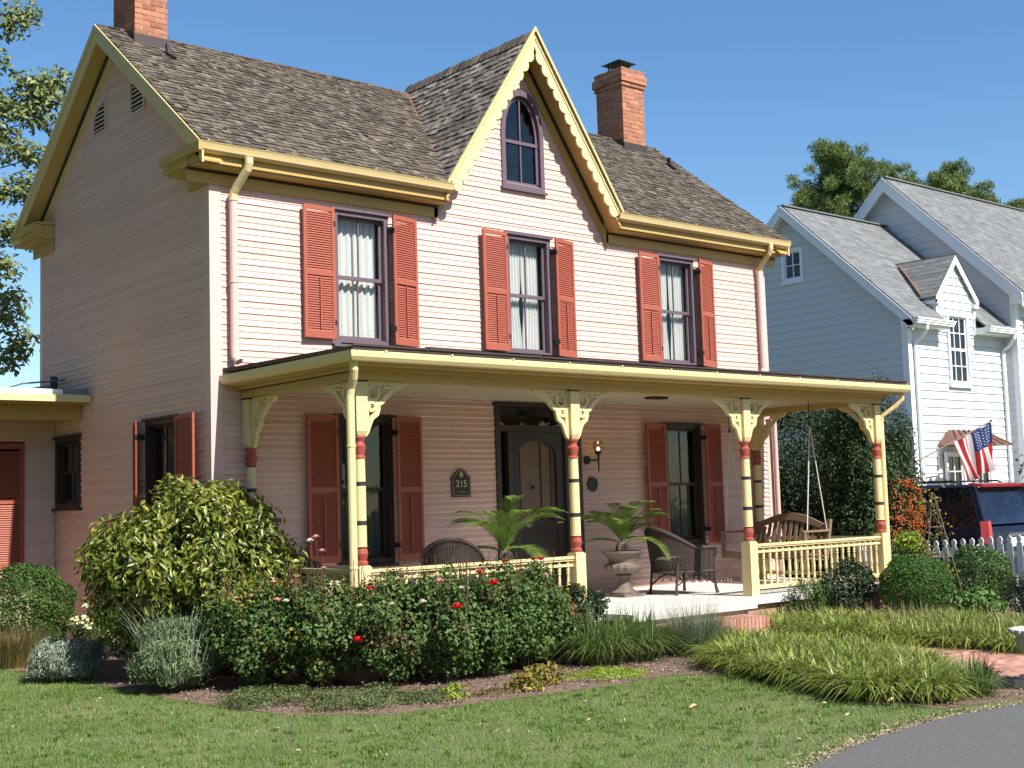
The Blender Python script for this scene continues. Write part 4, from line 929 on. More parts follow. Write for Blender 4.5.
def wicker_chair(loc, ang, label):
    t = thing('wicker_chair', label, 'armchair', loc, 'brown wicker chairs on the porch')
    ca, sa = math.cos(ang), math.sin(ang)
    def T(x, y, z): return (loc[0]+x*ca-y*sa, loc[1]+x*sa+y*ca, loc[2]+z)   # +x = front of chair
    # shell: arms and back one horseshoe, swooping up at the back
    n = 40; top = []; bot = []
    for i in range(n+1):
        s = i/n; a = math.pi*(-.62+1.24*s) # angle round the back, 0 = straight back
        r = .33; x = -.05-r*math.cos(a)*1.05 if abs(a) < math.pi/2 else -.05+(abs(a)-math.pi/2)*.95
        y = r*math.sin(a) if abs(a) < math.pi/2 else math.copysign(r, a)
        h = .62+.27*max(0, math.cos(a*.95))**1.2
        top.append((x-.09*max(0, math.cos(a)), y*1.08, h)); bot.append((x, y, .30))
    rows = 14; b = MB(); G = []
    for j in range(rows+1):
        f = j/rows; G.append([T(*(np.array(bot[i])*(1-f)+np.array(top[i])*f+np.array([0, 0, 0]))) for i in range(n+1)])
    # real weave: vertical stakes and bulging horizontal strands
    for i in range(0, n+1, 1): b.tube([G[j][i] for j in range(0, rows+1, 2)], .0065, 4, cap=False)
    me_ = []
    R = 42
    for j in range(R):
        f = (j+.5)/R; pts = []
        for i in range(n+1):
            p = np.array(bot[i])*(1-f)+np.array(top[i])*f; nrm = np.array([p[0]+.05, p[1], 0]); nrm = nrm/(np.linalg.norm(nrm)+1e-6)
            p = p+nrm*(.008 if (i+j) % 2 else -.008); pts.append(T(*p))
        b.tube(pts, .0058, 4, cap=False)
    b.build('woven_back', WICK, t)
    b = MB(); b.tube([T(*p) for p in top], .026, 8); b.tube([T(*p) for p in bot], .02, 8)
    for y in (-.33*1.08, .33*1.08): b.tube([T(.31, y, .62), T(.34, y*1.02, .60), T(.34, y, .52)], .026, 8)
    b.build('braided_rim', WICK, t)
    b = MB()
    b.lathe([(.0, .0)]*0+[(.30, .30), (.33, .31), (.33, .335), (.30, .345)], T(0, 0, 0), 24); b.box(0, 0, 0, 0, 0, 0)
    f0, f1 = T(.33, -.32, 0), T(.33, .32, 0)
    for k in range(26):
        y = -.32+.64*k/25; b.tube([T(.33, y, .12+.06*abs(math.sin(k*.5))), T(.33, y, .34)], .006, 4)
    for s in (-1, 1):
        for k in range(20): x = -.2+.53*k/19; b.tube([T(x, s*.33, .14+.05*abs(math.sin(k*.6))), T(x, s*.33, .32)], .006, 4)
    b.build('skirt', WICK, t)
    b = MB(); r_ = .30; pts = []
    for k in range(28):
        a = 2*math.pi*k/28; pts.append((.02+.30*math.copysign(abs(math.cos(a))**.5, math.cos(a)), .28*math.copysign(abs(math.sin(a))**.5, math.sin(a))))
    for z0_, z1_, e_ in ((.345, .37, .96), (.37, .46, 1.04), (.46, .49, .97)):
        vs = [T(x*e_, y*e_, z0_) for x, y in pts]+[T(x*(e_ if z1_ < .48 else .9), y*(e_ if z1_ < .48 else .9), z1_) for x, y in pts]
        b.faces(vs, [(i, (i+1) % 28, (i+1) % 28+28, i+28) for i in range(28)]+[tuple(range(28, 56)), tuple(range(27, -1, -1))])
    b.build('seat_cushion', CUSH, t)
    for x, y in ((.33, -.33), (.33, .33), (-.27, -.27), (-.27, .27)):
        b = MB(); k_ = 1.12 if x < 0 else 1
        b.tube([T(x*k_*1.05, y*1.05, 0), T(x*k_, y, .1), T(x, y, .60 if x > 0 else .4)], [.024, .018, .02], 8); b.build('leg', WICK, t)
    b = MB()
    for s in (-1, 1):
        b.tube([T(.33, s*.33, .13), T(.18, s*.31, .22), T(.03, s*.30, .25), T(-.12, s*.29, .22), T(-.27, s*.27, .13)], .012, 6)
    b.tube([T(.33, -.33, .13), T(.34, -.15, .22), T(.34, 0, .24), T(.34, .15, .22), T(.33, .33, .13)], .012, 6); b.build('stretcher', WICK, t)
    return t
wicker_chair((6.42, -1.10, .411), math.radians(-8), 'brown wicker armchair with white cushion facing right beside the urn')
wicker_chair((2.62, -.95, .411), math.radians(50), 'wicker chair whose rounded back shows above the left railing under the house number')
wicker_chair((.78, -.75, .411), math.radians(-60), 'dark wicker chair half hidden behind the corner downspout and roses')

# porch swing
t = thing('porch_swing', 'weathered wooden porch swing with curved slatted back hanging on white ropes', 'swing', (8.6, -1.1, .8))
y0, y1, xb, xf, zs_ = -1.72, -.22, 8.87, 8.36, .84
b = MB()
for k in range(7): xx = xf+(xb-.06-xf)*k/6; b.box(xx-.032, xx+.032, y0, y1, zs_+(.02 if k == 0 else 0)-.015*k/2, zs_+.02-.015*k/2+(.02 if k == 0 else 0))
for yy in (y0+.05, (y0+y1)/2, y1-.05): b.bar((xf-.02, yy, zs_-.02), (xb, yy, zs_-.07), .04, .06)
b.box(xf-.035, xf-.012, y0, y1, zs_-.05, zs_+.03)
b.build('seat', TEAK, t)
nsl = 14
for k in range(nsl):
    yy = y0+.09+(y1-y0-.18)*k/(nsl-1); s = k/(nsl-1); top = 1.17+.17*math.sin(math.pi*s)**1.3
    b = MB(); b.bar((xb-.02, yy, zs_-.02), (xb+.14, yy, top), .055, .018, up=(1, 0, 0)); b.build('back_slat', TEAK, t)
b = MB(); f = lambda u, d, z: (xb+.03+(z-.9)*.25-d, u, z)
path = [(y0+(y1-y0)*s, 1.20+.18*math.sin(math.pi*s)**1.3) for s in [i/24 for i in range(25)]]
b.ribbon(f, path, [.06+.05*math.sin(math.pi*i/24) for i in range(25)], -.015, .02); b.ribbon(f, [(y0, .93), (y1, .93)], .05, -.015, .015); b.build('crest_rail', TEAK, t)
for yy in (y0, y1):
    b = MB(); b.bar((xf, yy, zs_-.06), (xf, yy, 1.15), .045, .05); b.bar((xb-.02, yy, zs_-.08), (xb+.12, yy, 1.33), .05, .05, up=(0, 1, 0)); b.bar((xf-.06, yy, 1.17), (xb+.09, yy, 1.17), .075, .028); b.build('arm', TEAK, t)
for yy in (y0, y1):
    b = MB(); tp = (8.62, yy, 2.70)
    b.tube([(xf+.08, yy, 1.18), tp], .009, 6); b.tube([(xb+.03, yy, 1.18), tp], .009, 6); b.build('rope', ROPE, t)
    b = MB(); b.tube([tp, (8.62, yy, 3.06)], .008, 6); b.tube([(8.62, yy, 2.68), (8.62, yy, 2.74)], .018, 6); b.build('hook', IRON, t)

# pedestal urn by the path
t = thing('garden_urn', 'pale cast stone garden urn on a foot beside the brick path at the right edge', 'urn', (3.76, -7.66, 0))
b = MB(); b.box(3.56, 3.96, -7.86, -7.46, -.01, .06); b.box(3.59, 3.93, -7.83, -7.49, .06, .10)
c = (3.76, -7.66, 0); b.lathe([(.15, .10), (.16, .12), (.10, .15), (.07, .19), (.08, .22)], c, 24); b.build('foot', STONE, t)
b = MB(); b.lathe([(.08, .22), (.15, .25), (.21, .31), (.235, .38), (.24, .42), (.255, .43), (.285, .45), (.285, .48), (.26, .485), (.24, .46), (.02, .45)], c, 32, flute=.05, fr=(.24, .39)); b.build('bowl', STONE, t)
b = MB()
for k in range(20):
    a = k*math.pi/10; b.lathe([(.0, .44), (.028, .45), (.032, .468), (.024, .482), (.0, .487)], (c[0]+.27*math.cos(a), c[1]+.27*math.sin(a), 0), 8)
b.build('bead_rim', STONE, t)

# ============================================================ picket fence
ft = thing('picket_fence', 'white picket fence running toward the road between the garden and the driveway', 'fence', (10.4, -3.5, 0))
FP = mat('fence_paint', (.72, .74, .76), .5, .05)
y = -7.2; k = 0
while y < -1.2:
    h = 1.0+.03*(-y-3)*.6; b = MB(); w_ = .042
    h = .93+max(0, min(.12, (-y-2)*.06))
    pr = [(-w_, .06), (w_, .06), (w_, h-.12), (w_*.55, h-.10), (w_*.95, h-.06), (w_*.7, h-.02), (0, h), (-w_*.7, h-.02), (-w_*.95, h-.06), (-w_*.55, h-.10), (-w_, h-.12)]
    fr = lambda u, d, z: (10.4-d, y+u, z); b.prism(fr, pr, 0, .02); b.build('picket', FP, ft); y += .145; k += 1
b = MB(); b.box(10.402, 10.44, -7.25, -1.2, .25, .33); b.box(10.402, 10.44, -7.25, -1.2, .72, .80); b.build('rail', FP, ft)
for yy in (-7.2, -5.2, -3.2, -1.25): b = MB(); b.box(10.445, 10.54, yy-.05, yy+.05, -.02, .86); b.faces([(10.435, yy-.06, .86), (10.55, yy-.06, .86), (10.55, yy+.06, .86), (10.435, yy+.06, .86), (10.49, yy, .92)], [(0, 1, 4), (1, 2, 4), (2, 3, 4), (3, 0, 4), (0, 3, 2, 1)]); b.build('post', FP, ft)

# ============================================================ SUV
def suv(x0, y0):
    """rear-left corner at x0,y0, nose towards +y"""
    t = thing('suv', 'dark blue suv parked tail out in the driveway behind the picket fence', 'car', (x0+.95, y0+2.3, 0))
    PAINT = mat('blue_car_paint', (.006, .010, .028), .35, .02, coat=.25, metal=0); CG = mat('car_glass', (.01, .012, .016), .05, 0, spec=.9); BLK = mat('black_trim', (.02, .02, .021), .5); TL = mat('tail_light_red', (.36, .008, .008), .2, .02, coat=1)
    RIM = mat('alloy', (.4, .4, .42), .3, .05, metal=.9); RUB = mat('rubber', (.02, .02, .02), .8)
    Wd = 1.92; 
    # side profile stations (y from rear, z) lower body loop by cross sections
    secs = [(0.00, .38, 1.02, .10, 0), (.06, .32, 1.10, .03, 0), (.25, .30, 1.13, 0, 0), (1.2, .28, 1.12, 0, 0), (3.2, .28, 1.08, 0, 0), (3.9, .28, 1.06, .02, 0), (4.5, .30, .98, .06, 0), (4.72, .36, .86, .16, 0)]
    b = MB(); rows = []
    for yy, zl, zh, ins, _ in secs:
        a, c = x0+ins, x0+Wd-ins; rows.append([(a+.03, y0+yy, zl), (a-.0, y0+yy, zl+.18), (a-.01, y0+yy, (zl+zh)/2+.05), (a+.05, y0+yy, zh), (c-.05, y0+yy, zh), (c+.01, y0+yy, (zl+zh)/2+.05), (c, y0+yy, zl+.18), (c-.03, y0+yy, zl)])
    vs = [p for r in rows for p in r]; n = 8
    fs = [(i*n+k, i*n+(k+1) % n, (i+1)*n+(k+1) % n, (i+1)*n+k) for i in range(len(rows)-1) for k in range(n)]+[tuple(range(n-1, -1, -1)), tuple(range((len(rows)-1)*n, len(rows)*n))]
    b.faces(vs, fs)
    # cabin pillars/roof as a shell: roof slab plus pillars
    H = 1.78
    def cab(yb, yt, zb, zt, insb, inst): return [(x0+insb, y0+yb, zb), (x0+Wd-insb, y0+yb, zb), (x0+Wd-inst, y0+yt, zt), (x0+inst, y0+yt, zt)]
    r0 = [(x0+.17, y0+.28, H-.04), (x0+Wd-.17, y0+.28, H-.04), (x0+Wd-.17, y0+2.9, H-.03), (x0+.17, y0+2.9, H-.03)]
    r1 = [(x0+.24, y0+.33, H), (x0+Wd-.24, y0+.33, H), (x0+Wd-.24, y0+2.8, H+.02), (x0+.24, y0+2.8, H+.02)]
    b.hexa(r0+r1)
    def pil(p, q, w=.09): b.bar(p, q, w, .07, up=(0, 1, 0))
    for s, xs in ((1, x0), (-1, x0+Wd)):
        A = lambda yy, z, i: (xs+s*i, y0+yy, z)
        for (yb, yt) in ((.13, .33), (1.15, 1.2), (2.15, 2.1), (3.55, 2.86)):
            for o in (0,): b.hexa([A(yb-.05, 1.08, .06), A(yb+.06, 1.08, .06), A(yb+.06, 1.08, .10), A(yb-.05, 1.08, .10), A(yt-.05, H-.03, .18), A(yt+.06, H-.03, .18), A(yt+.06, H-.03, .22), A(yt-.05, H-.03, .22)])
        # rear quarter pillar wider
        b.hexa([A(.05, 1.06, .07), A(.16, 1.06, .05), A(.16, 1.06, .12), A(.05, 1.06, .16), A(.27, H-.04, .19), A(.37, H-.04, .17), A(.37, H-.04, .22), A(.27, H-.04, .26)])
    body = b.build('body', PAINT, t)
    b = MB()
    for s, xs in ((1, x0), (-1, x0+Wd)):
        A = lambda yy, z, i: (xs+s*i, y0+yy, z)
        b.quad(A(.15, 1.09, .075), A(3.5, 1.08, .075), A(2.84, H-.04, .195), A(.33, H-.04, .195))
    b.quad((x0+.13, y0+3.6, 1.07), (x0+Wd-.13, y0+3.6, 1.07), (x0+Wd-.22, y0+2.9, H-.03), (x0+.22, y0+2.9, H-.03)); b.build('side_window', CG, t)
    b = MB(); b.hexa([(x0+.15, y0+.075, 1.14), (x0+Wd-.15, y0+.075, 1.14), (x0+Wd-.15, y0+.13, 1.14), (x0+.15, y0+.13, 1.14), (x0+.25, y0+.275, H-.06), (x0+Wd-.25, y0+.275, H-.06), (x0+Wd-.25, y0+.32, H-.06), (x0+.25, y0+.32, H-.06)]); b.build('rear_window', mat('tinted_glass', (.010, .018, .038), .12, 0, spec=.5), t)
    b = MB(); b.hexa([(x0+.22, y0+.16, H-.05), (x0+Wd-.22, y0+.16, H-.05), (x0+Wd-.2, y0+.4, H-.02), (x0+.2, y0+.4, H-.02), (x0+.24, y0+.17, H-.005), (x0+Wd-.24, y0+.17, H-.005), (x0+Wd-.22, y0+.4, H+.025), (x0+.22, y0+.4, H+.025)]); b.build('spoiler', mat('dark_red_spoiler', (.20, .008, .01), .3, .02), t)
    for s, xs in ((1, x0), (-1, x0+Wd)):
        b = MB(); A = lambda yy, z, i: (xs+s*i, y0+yy, z); b.hexa([A(-.012, .84, .04), A(-.012, .84, .15), A(.10, .84, .15), A(.10, .84, -.014), A(.012, 1.20, .06), A(.012, 1.20, .14), A(.12, 1.20, .14), A(.12, 1.20, .004)][::1]); b.build('tail_light', TL, t)
    b = MB(); b.box(x0+.03, x0+Wd-.03, y0-.10, y0+.1, .36, .62); b.build('bumper', PAINT, t)
    b = MB(); b.box(x0+Wd/2-.26, x0+Wd/2+.26, y0-.012, y0, .78, .92); b.build('number_plate', WTRIM, t)
    b = MB(); b.box(x0+Wd/2-.35, x0+Wd/2+.35, y0-.02, y0+.02, .94, .99); b.build('handle', mat('chrome', (.6, .6, .62), .15, 0, metal=1), t)
    b = MB()
    for xs in (x0+.27, x0+Wd-.27):
        b.tube([(xs, y0+.6, H+.0), (xs, y0+.7, H+.06), (xs, y0+2.5, H+.07), (xs, y0+2.7, H+.02)], .016, 6)
    for yy in (.9, 2.1): b.tube([(x0+.27, y0+yy, H+.06), (x0+Wd-.27, y0+yy, H+.06)], .014, 6)
    b.build('roof_rack', BLK, t)
    b = MB(); b.hexa([(x0-.02, y0+3.1, 1.1), (x0+.08, y0+3.1, 1.1), (x0+.08, y0+3.2, 1.1), (x0-.2, y0+3.2, 1.1), (x0-.2, y0+3.1, 1.25), (x0+.08, y0+3.1, 1.25), (x0+.08, y0+3.2, 1.25), (x0-.2, y0+3.2, 1.25)]); b.build('wing_mirror', BLK, t)
    for xs in (x0+.01, x0+Wd-.23):
        for yy in (.95, 3.8):
            b = MB(); prof = [(.2, 0), (.34, .01), (.36, .05), (.36, .17), (.34, .21), (.2, .22)]; b.lathe(prof, (0, 0, 0), 24); b.v = [(xs+v[2], y0+yy+v[0], .36+v[1]) for v in b.v]; wh = b.build('wheel', RUB, t)
            b = MB(); b.lathe([(.0, -.012), (.06, -.012), (.2, -.005), (.22, .02)], (0, 0, 0), 10); b.v = [((xs+v[2]) if xs < x0+1 else (xs+.22-v[2]), y0+yy+v[0], .36+v[1]) for v in b.v]; b.build('rim', RIM, wh)
suv(11.95, -2.5)

# ============================================================ WHITE HOUSE
wh = thing('white_house', 'white clapboard house with grey shingle roofs and a pointed wall dormer beyond the driveway', 'house', (21, 5, 0))
WX, WY = 17.6, 2.3
WR = 5.30; WZE = 5.36; WZR = 8.42; 
wsl = (WZR-WZE)/(WR-(WY-.3))
b = MB(); f1 = lambda u, d, z: (u, WY-d, z); f2 = lambda u, d, z: (WX-d, u, z)
siding(b, f1, .1, 5.45, .18, lambda z: (WX+.12, 21.6), [(19.12, 19.98, 4.05, 5.62)], lip=(.03,)); b.build('front_wall', WHITE, wh)
def g1(z): hw = (WZR-.08-z)/wsl; return (WY+.12, 8.2) if z < 5.3 else (WR-hw, WR+hw)
b = MB(); siding(b, f2, .1, 8.3, .18, g1, [(4.94, 5.48, 6.68, 7.40)], lip=(.03,)); b.build('gable_wall', WHITE, wh)
b = MB(); b.box(WX-.02, WX, WY-.02, WY+.14, 0, 5.25); b.box(WX, WX+.13, WY-.02, WY, 0, 5.2); b.build('corner_board', WTRIM, wh)
b = MB(); b.box(17.9, 21.5, 2.9, 7.8, 0, 5.3); b.build('dark_room_box', DARK, wh)  # black box stands in for the unlit rooms
# wing roof
s1 = V((0, WR-(WY-.3), WZR-WZE)); l1 = s1.length; s1.normalize(); n1 = V((0, -s1.z, s1.y))
b = MB(); shingles(b, (0, WY-.32, WZE+.01), (1, 0, 0), s1, n1, l1, .135, lambda S: [(WX-.22, 18.72), (20.32, 21.7)] if S < .95 else (WX-.22, 21.7), w0=.14, w1=.32, t=.008, jit=.003)
b.mi = 1; ym_, zm_ = WY-.3+.95*s1.y, WZE+.95*s1.z
b.quad((WX-.22, WY-.3, WZE), (18.74, WY-.3, WZE), (18.74, ym_, zm_), (WX-.22, ym_, zm_)); b.quad((20.30, WY-.3, WZE), (21.7, WY-.3, WZE), (21.7, ym_, zm_), (20.30, ym_, zm_))
b.quad((WX-.22, ym_, zm_), (21.7, ym_, zm_), (21.7, WR, WZR), (WX-.22, WR, WZR)); b.quad((WX-.22, WR, WZR), (21.7, WR, WZR), (21.7, 2*WR-WY+.3, WZE), (WX-.22, 2*WR-WY+.3, WZE))
b.mi = 0; b.bar((WX-.22, WR, WZR+.02), (21.7, WR, WZR+.02), .2, .03); b.build('roof', [ASPH, ASPH], wh)
def rake(x, yr, zr, sl_, ye, wd, side=-1):
    b = MB(); f = lambda a, d, c: (x+side*d, a, c); 
    for s in (-1, 1):
        y_ = yr+s*(yr-ye); z_ = zr-sl_*(yr-ye); dz = wd*math.hypot(1, sl_)
        b.prism(f, [(y_, z_), (yr, zr), (yr, zr-dz), (y_, z_-dz)], 0, .03); b.prism(f, [(y_, z_+.02), (yr, zr+.02), (yr, zr-.05), (y_, z_-.05)], .03, .05)
    b.build('rake_board', WTRIM, wh)
rake(WX-.22, WR, WZR-.01, wsl, WY-.3, .17)
b = MB(); dz = .1*math.hypot(1, wsl); f = lambda a, d, c: (WX-.2+d, a, c)
for s in (-1, 1):
    y_ = WR+s*(WR-WY+.3); b.prism(f, [(y_, WZE-dz), (WR, WZR-dz), (WR, WZR-dz-.03), (y_, WZE-dz-.03)], 0, .2)
b.build('rake_soffit', WTRIM, wh)
# eave with stepped cornice, broken by the dormer
def weave(x0, x1):
    b = MB(); b.box(x0, x1, WY-.30, WY-.01, 5.22, 5.36); b.build('eave', WTRIM, wh)
    b = MB(); b.box(x0, x1, WY-.42, WY-.30, 5.26, 5.30); b.box(x0-.01, x1+.01, WY-.44, WY-.30, 5.30, 5.345); b.box(x0-.02, x1+.02, WY-.46, WY-.30, 5.345, 5.375); b.build('gutter', WTRIM, wh)
weave(WX-.25, 18.80); weave(20.28, 21.58)
# dormer
dz0, dx0, dx1, dxc = 6.02, 18.70, 20.34, 19.52
b = MB(); siding(b, lambda u, d, z: (u, WY-.02-d, z), 5.2, 7.0, .18, lambda z: (dx0+.08, dx1-.08) if z < dz0 else (dxc-(6.95-z)/1.12+.02, dxc+(6.95-z)/1.12-.02), [(19.12, 19.98, 4.0, 5.62)], lip=(.026,))
b.box(dx0+.0, dx0+.10, WY-.055, WY+.75, 5.2, dz0+.05); b.box(dx1-.10, dx1, WY-.055, WY+.75, 5.2, dz0+.05); dmr = b.build('dormer', WHITE, wh)
b = MB()
for s in (-1, 1):
    fx = dxc+s*.88; zf = 6.98-.88*1.12
    b.prism(f1, [(dxc, 6.98), (fx, zf), (fx, zf-.17), (dxc, 6.98-.2)], .09, .12)
    b.box(min(fx, fx-s*.2), max(fx, fx-s*.2), WY-.12, WY+.3, zf-.18, zf-.10)
b.build('rake_board', WTRIM, dmr)
for s in (-1, 1):
    b = MB(); sd_ = V((-s, 0, 1.12)).normalized(); nn = V((s*1.12, 0, 1)).normalized(); fx = dxc+s*.92; zf = 6.99-.92*1.12
    def rr(S, sd_=sd_, zf=zf): z = zf+sd_.z*S+.05; return (WY-.14, WY-.3+(z-WZE)/wsl+.05)
    shingles(b, (fx, 0, zf), (0, 1, 0), sd_, nn, .92*math.hypot(1, 1.12), .135, rr, w0=.14, w1=.32, t=.008, jit=.003)
    b.quad((fx, WY-.13, zf-.01), (dxc, WY-.13, 6.98), (dxc, 3.75, 6.98), (fx, 2.7, zf-.01)); b.build('dormer_roof', ASPH, dmr)
b = MB(); b.bar((18.63, 2.55, 6.02), (18.66+.75, 3.55, 6.95), .05, .012, up=(0, -1, 1)); b.build('valley_flashing', COPPER, wh)
def gridwin(fr, u0, u1, z0, z1, nu, nv, parent, frm=.05):
    b = MB(); b.fbox(fr, u0-.07, u0, -.02, .035, z0-.07, z1+.07); b.fbox(fr, u1, u1+.07, -.02, .035, z0-.07, z1+.07); b.fbox(fr, u0, u1, -.02, .034, z1, z1+.07); b.fbox(fr, u0-.1, u1+.1, -.02, .06, z0-.12, z0-.071); b.fbox(fr, u0, u1, -.02, .034, z0-.07, z0)
    o = b.build('window', WTRIM, parent)
    b = MB(); b.fbox(fr, u0, u0+.035, -.05, -.01, z0, z1); b.fbox(fr, u1-.035, u1, -.05, -.01, z0, z1); b.fbox(fr, u0, u1, -.051, -.011, z0, z0+.035); b.fbox(fr, u0, u1, -.051, -.011, z1-.035, z1)
    for k in range(1, nu): u = u0+(u1-u0)*k/nu; b.fbox(fr, u-.011, u+.011, -.045, -.015, z0, z1)
    for k in range(1, nv): z = z0+(z1-z0)*k/nv; h_ = .03 if nv == 4 and k == 2 else .011; b.fbox(fr, u0, u1, -.046, -.016, z-h_, z+h_)
    b.build('muntin', WTRIM, o)
    b = MB(); b.quad(fr(u0, -.035, z0), fr(u1, -.035, z0), fr(u1, -.035, z1), fr(u0, -.035, z1)); b.build('pane', GLASSD, o)
    b = MB(); b.fbox(fr, u0, u1, -.075, -.07, z0, z1); b.build('dark_backing', DARK, o)  # black sheet stands in for the unlit room behind the pane
gridwin(lambda u, d, z: (u, WY-.03-d, z), 19.19, 19.91, 4.10, 5.58, 3, 4, wh)
gridwin(f2, 4.98, 5.44, 6.72, 7.36, 2, 2, wh)
# door bay with hipped copper canopy
b = MB(); cz0, cz1 = 2.68, 3.02; vs = [(18.45, WY-.55, cz0), (20.7, WY-.55, cz0), (20.7, WY, cz0), (18.45, WY, cz0), (18.95, WY, cz1+.02), (20.2, WY, cz1+.02), (18.98, WY-.12, cz1), (20.17, WY-.12, cz1)]
b.faces(vs, [(0, 1, 7, 6), (0, 6, 4, 3), (1, 2, 5, 7), (6, 7, 5, 4), (0, 3, 2, 1)])
CAN = mat('brown_standing_seam', (.20, .10, .07), .45, .15, metal=.4)
for k in range(7):
    s = k/6; b.bar((18.45+2.25*s, WY-.56, cz0+.015), (18.98+1.19*s, WY-.13, cz1+.015), .025, .03)
b.build('canopy', CAN, wh)
b = MB(); b.fbox(f1, 18.45, 20.7, .02, .06, 2.56, 2.67); b.fbox(f1, 18.45, 20.7, .02, .05, .3, 2.56); b.build('bay', WTRIM, wh)
gridwin(lambda u, d, z: f1(u, d+.13, z), 18.64, 19.26, 1.4, 2.48, 2, 3, wh); gridwin(lambda u, d, z: f1(u, d+.13, z), 19.8, 20.38, 1.4, 2.48, 2, 3, wh)
def wds(x, y, zt):
    b = MB(); b.tube([(x, y-.38, zt), (x, y-.36, zt-.1), (x, y-.2, zt-.28), (x, y-.07, zt-.36), (x, y-.07, .1)], .045, 8); b.build('downspout', WTRIM, wh)
wds(17.78, WY, 5.26); wds(21.42, WY, 5.26)
# taller main block
BX, BYF, BR, BZE, BZR = 21.6, 1.97, 5.13, 6.2, 9.62
bs = (BZR-BZE)/(BR-(BYF-.35))
f3 = lambda u, d, z: (BX-d, u, z); f4 = lambda u, d, z: (u, BYF-d, z)
def g2(z): hw = (BZR-.08-z)/bs; return (BYF+.1, 8.3) if z < 6.1 else (BR-hw, BR+hw)
b = MB(); siding(b, f3, .1, 9.5, .18, g2, [], lip=(.03,)); b.build('main_gable_wall', WHITE, wh)
b = MB(); siding(b, f4, .1, 6.2, .18, lambda z: (BX+.1, 33), [], lip=(.03,)); b.build('main_front_wall', WHITE, wh)
b = MB(); b.box(BX-.02, BX+.12, BYF-.02, BYF, 0, 6.1); b.box(BX-.02, BX, BYF, BYF+.12, 0, 6.1); b.build('corner_board', WTRIM, wh)
b = MB(); s2 = V((0, BR-(BYF-.35), BZR-BZE)); l2 = s2.length; s2.normalize(); n2 = V((0, -s2.z, s2.y)); XB0 = BX-.25
shingles(b, (0, BYF-.37, BZE+.01), (1, 0, 0), s2, n2, l2, .135, lambda S: (XB0, 30), w0=.14, w1=.32, t=.008, jit=.003)
b.quad((XB0, BYF-.35, BZE), (33, BYF-.35, BZE), (33, BR, BZR), (XB0, BR, BZR)); b.quad((XB0, BR, BZR), (33, BR, BZR), (33, 2*BR-BYF+.35, BZE), (XB0, 2*BR-BYF+.35, BZE)); b.bar((XB0, BR, BZR+.02), (33, BR, BZR+.02), .2, .03); b.build('main_roof', ASPH, wh)
rake(XB0, BR, BZR-.01, bs, BYF-.35, .24)
b = MB(); dz = .12*math.hypot(1, bs); f = lambda a, d, c: (XB0+.02+d, a, c)
for s in (-1, 1):
    y_ = BR+s*(BR-BYF+.35); b.prism(f, [(y_, BZE-dz), (BR, BZR-dz), (BR, BZR-dz-.03), (y_, BZE-dz-.03)], 0, .23)
b.build('rake_soffit', WTRIM, wh)
b = MB(); b.box(BX-.24, 33, BYF-.34, BYF-.01, 5.98, 6.15); b.box(BX-.24, 33, BYF-.47, BYF-.34, 6.06, 6.20); b.build('main_eave', WTRIM, wh)
wds(21.95, BYF, 6.05)

# ============================================================ flag
ft_ = thing('flag', 'small striped and starred flag on a slanting pole by the white house canopy', 'flag', (18.0, 1.6, 2.5))
pa, pb = V((16.75, 1.95, 2.22)), V((18.84, 1.2, 3.15))
b = MB(); b.tube([pa, pb], .014, 8); b.lathe([(.0, 0), (.03, .02), (.03, .05), (.0, .07)], (pb.x, pb.y, pb.z-.03), 8); b.build('pole', mat('grey_pole', (.14, .12, .10), .5), ft_)
FRD, FWH, FBL = mat('flag_red', (.5, .03, .04), .8, .03, trans=.3), mat('flag_white', (.75, .74, .72), .8, .03, trans=.3), mat('flag_blue', (.02, .04, .16), .8, .03, trans=.2)
b = MB(); dirp = (pb-pa); q0 = pa+dirp*.50; q1 = pa+dirp*.97; nS = 13; nL = 20
def fl(s, l):   # s across stripes along the pole (0 = top end), l along the fly, hanging down
    base = q1*(1-s)+q0*s; sag = V((.02+.10*l, -.05, -.98*l*(.98-.05*s)))
    return base+sag*1.0+V((.0, .09*math.sin(s*11+l*2.0)*l+.04*math.sin(s*23), 0))+V((.40*s*l, 0, .10*s*l))
sub = 3
for i in range(nS*sub):
    for j in range(nL):
        s0, s1_ = i/(nS*sub), (i+1)/(nS*sub); l0, l1_ = j/nL, (j+1)/nL; st = i//sub
        b.mi = 2 if (st < 7 and l0 < .42) else (0 if st % 2 == 0 else 1)
        b.quad(fl(s0, l0), fl(s0, l1_), fl(s1_, l1_), fl(s1_, l0))
b.build('cloth', [FRD, FWH, FBL], ft_)
b = MB()
for r in range(9):
    for c in range(6 if r % 2 == 0 else 5):
        s = (r+.9)/9*7/13*.92; l = (c+.7+(.5 if r % 2 else 0))/6*.40; p = fl(s, l); 
        for sg in (-.014, .014):
            pts = []
            for k in range(10):
                a = math.pi/2+k*math.pi/5; rr_ = .022 if k % 2 == 0 else .009; pts.append(fl(s+rr_*math.cos(a)/1.25, l+rr_*math.sin(a)/1.0)+V((0, sg*.6, 0)))
            b.quad(*pts)
b.build('star', FWH, ft_)

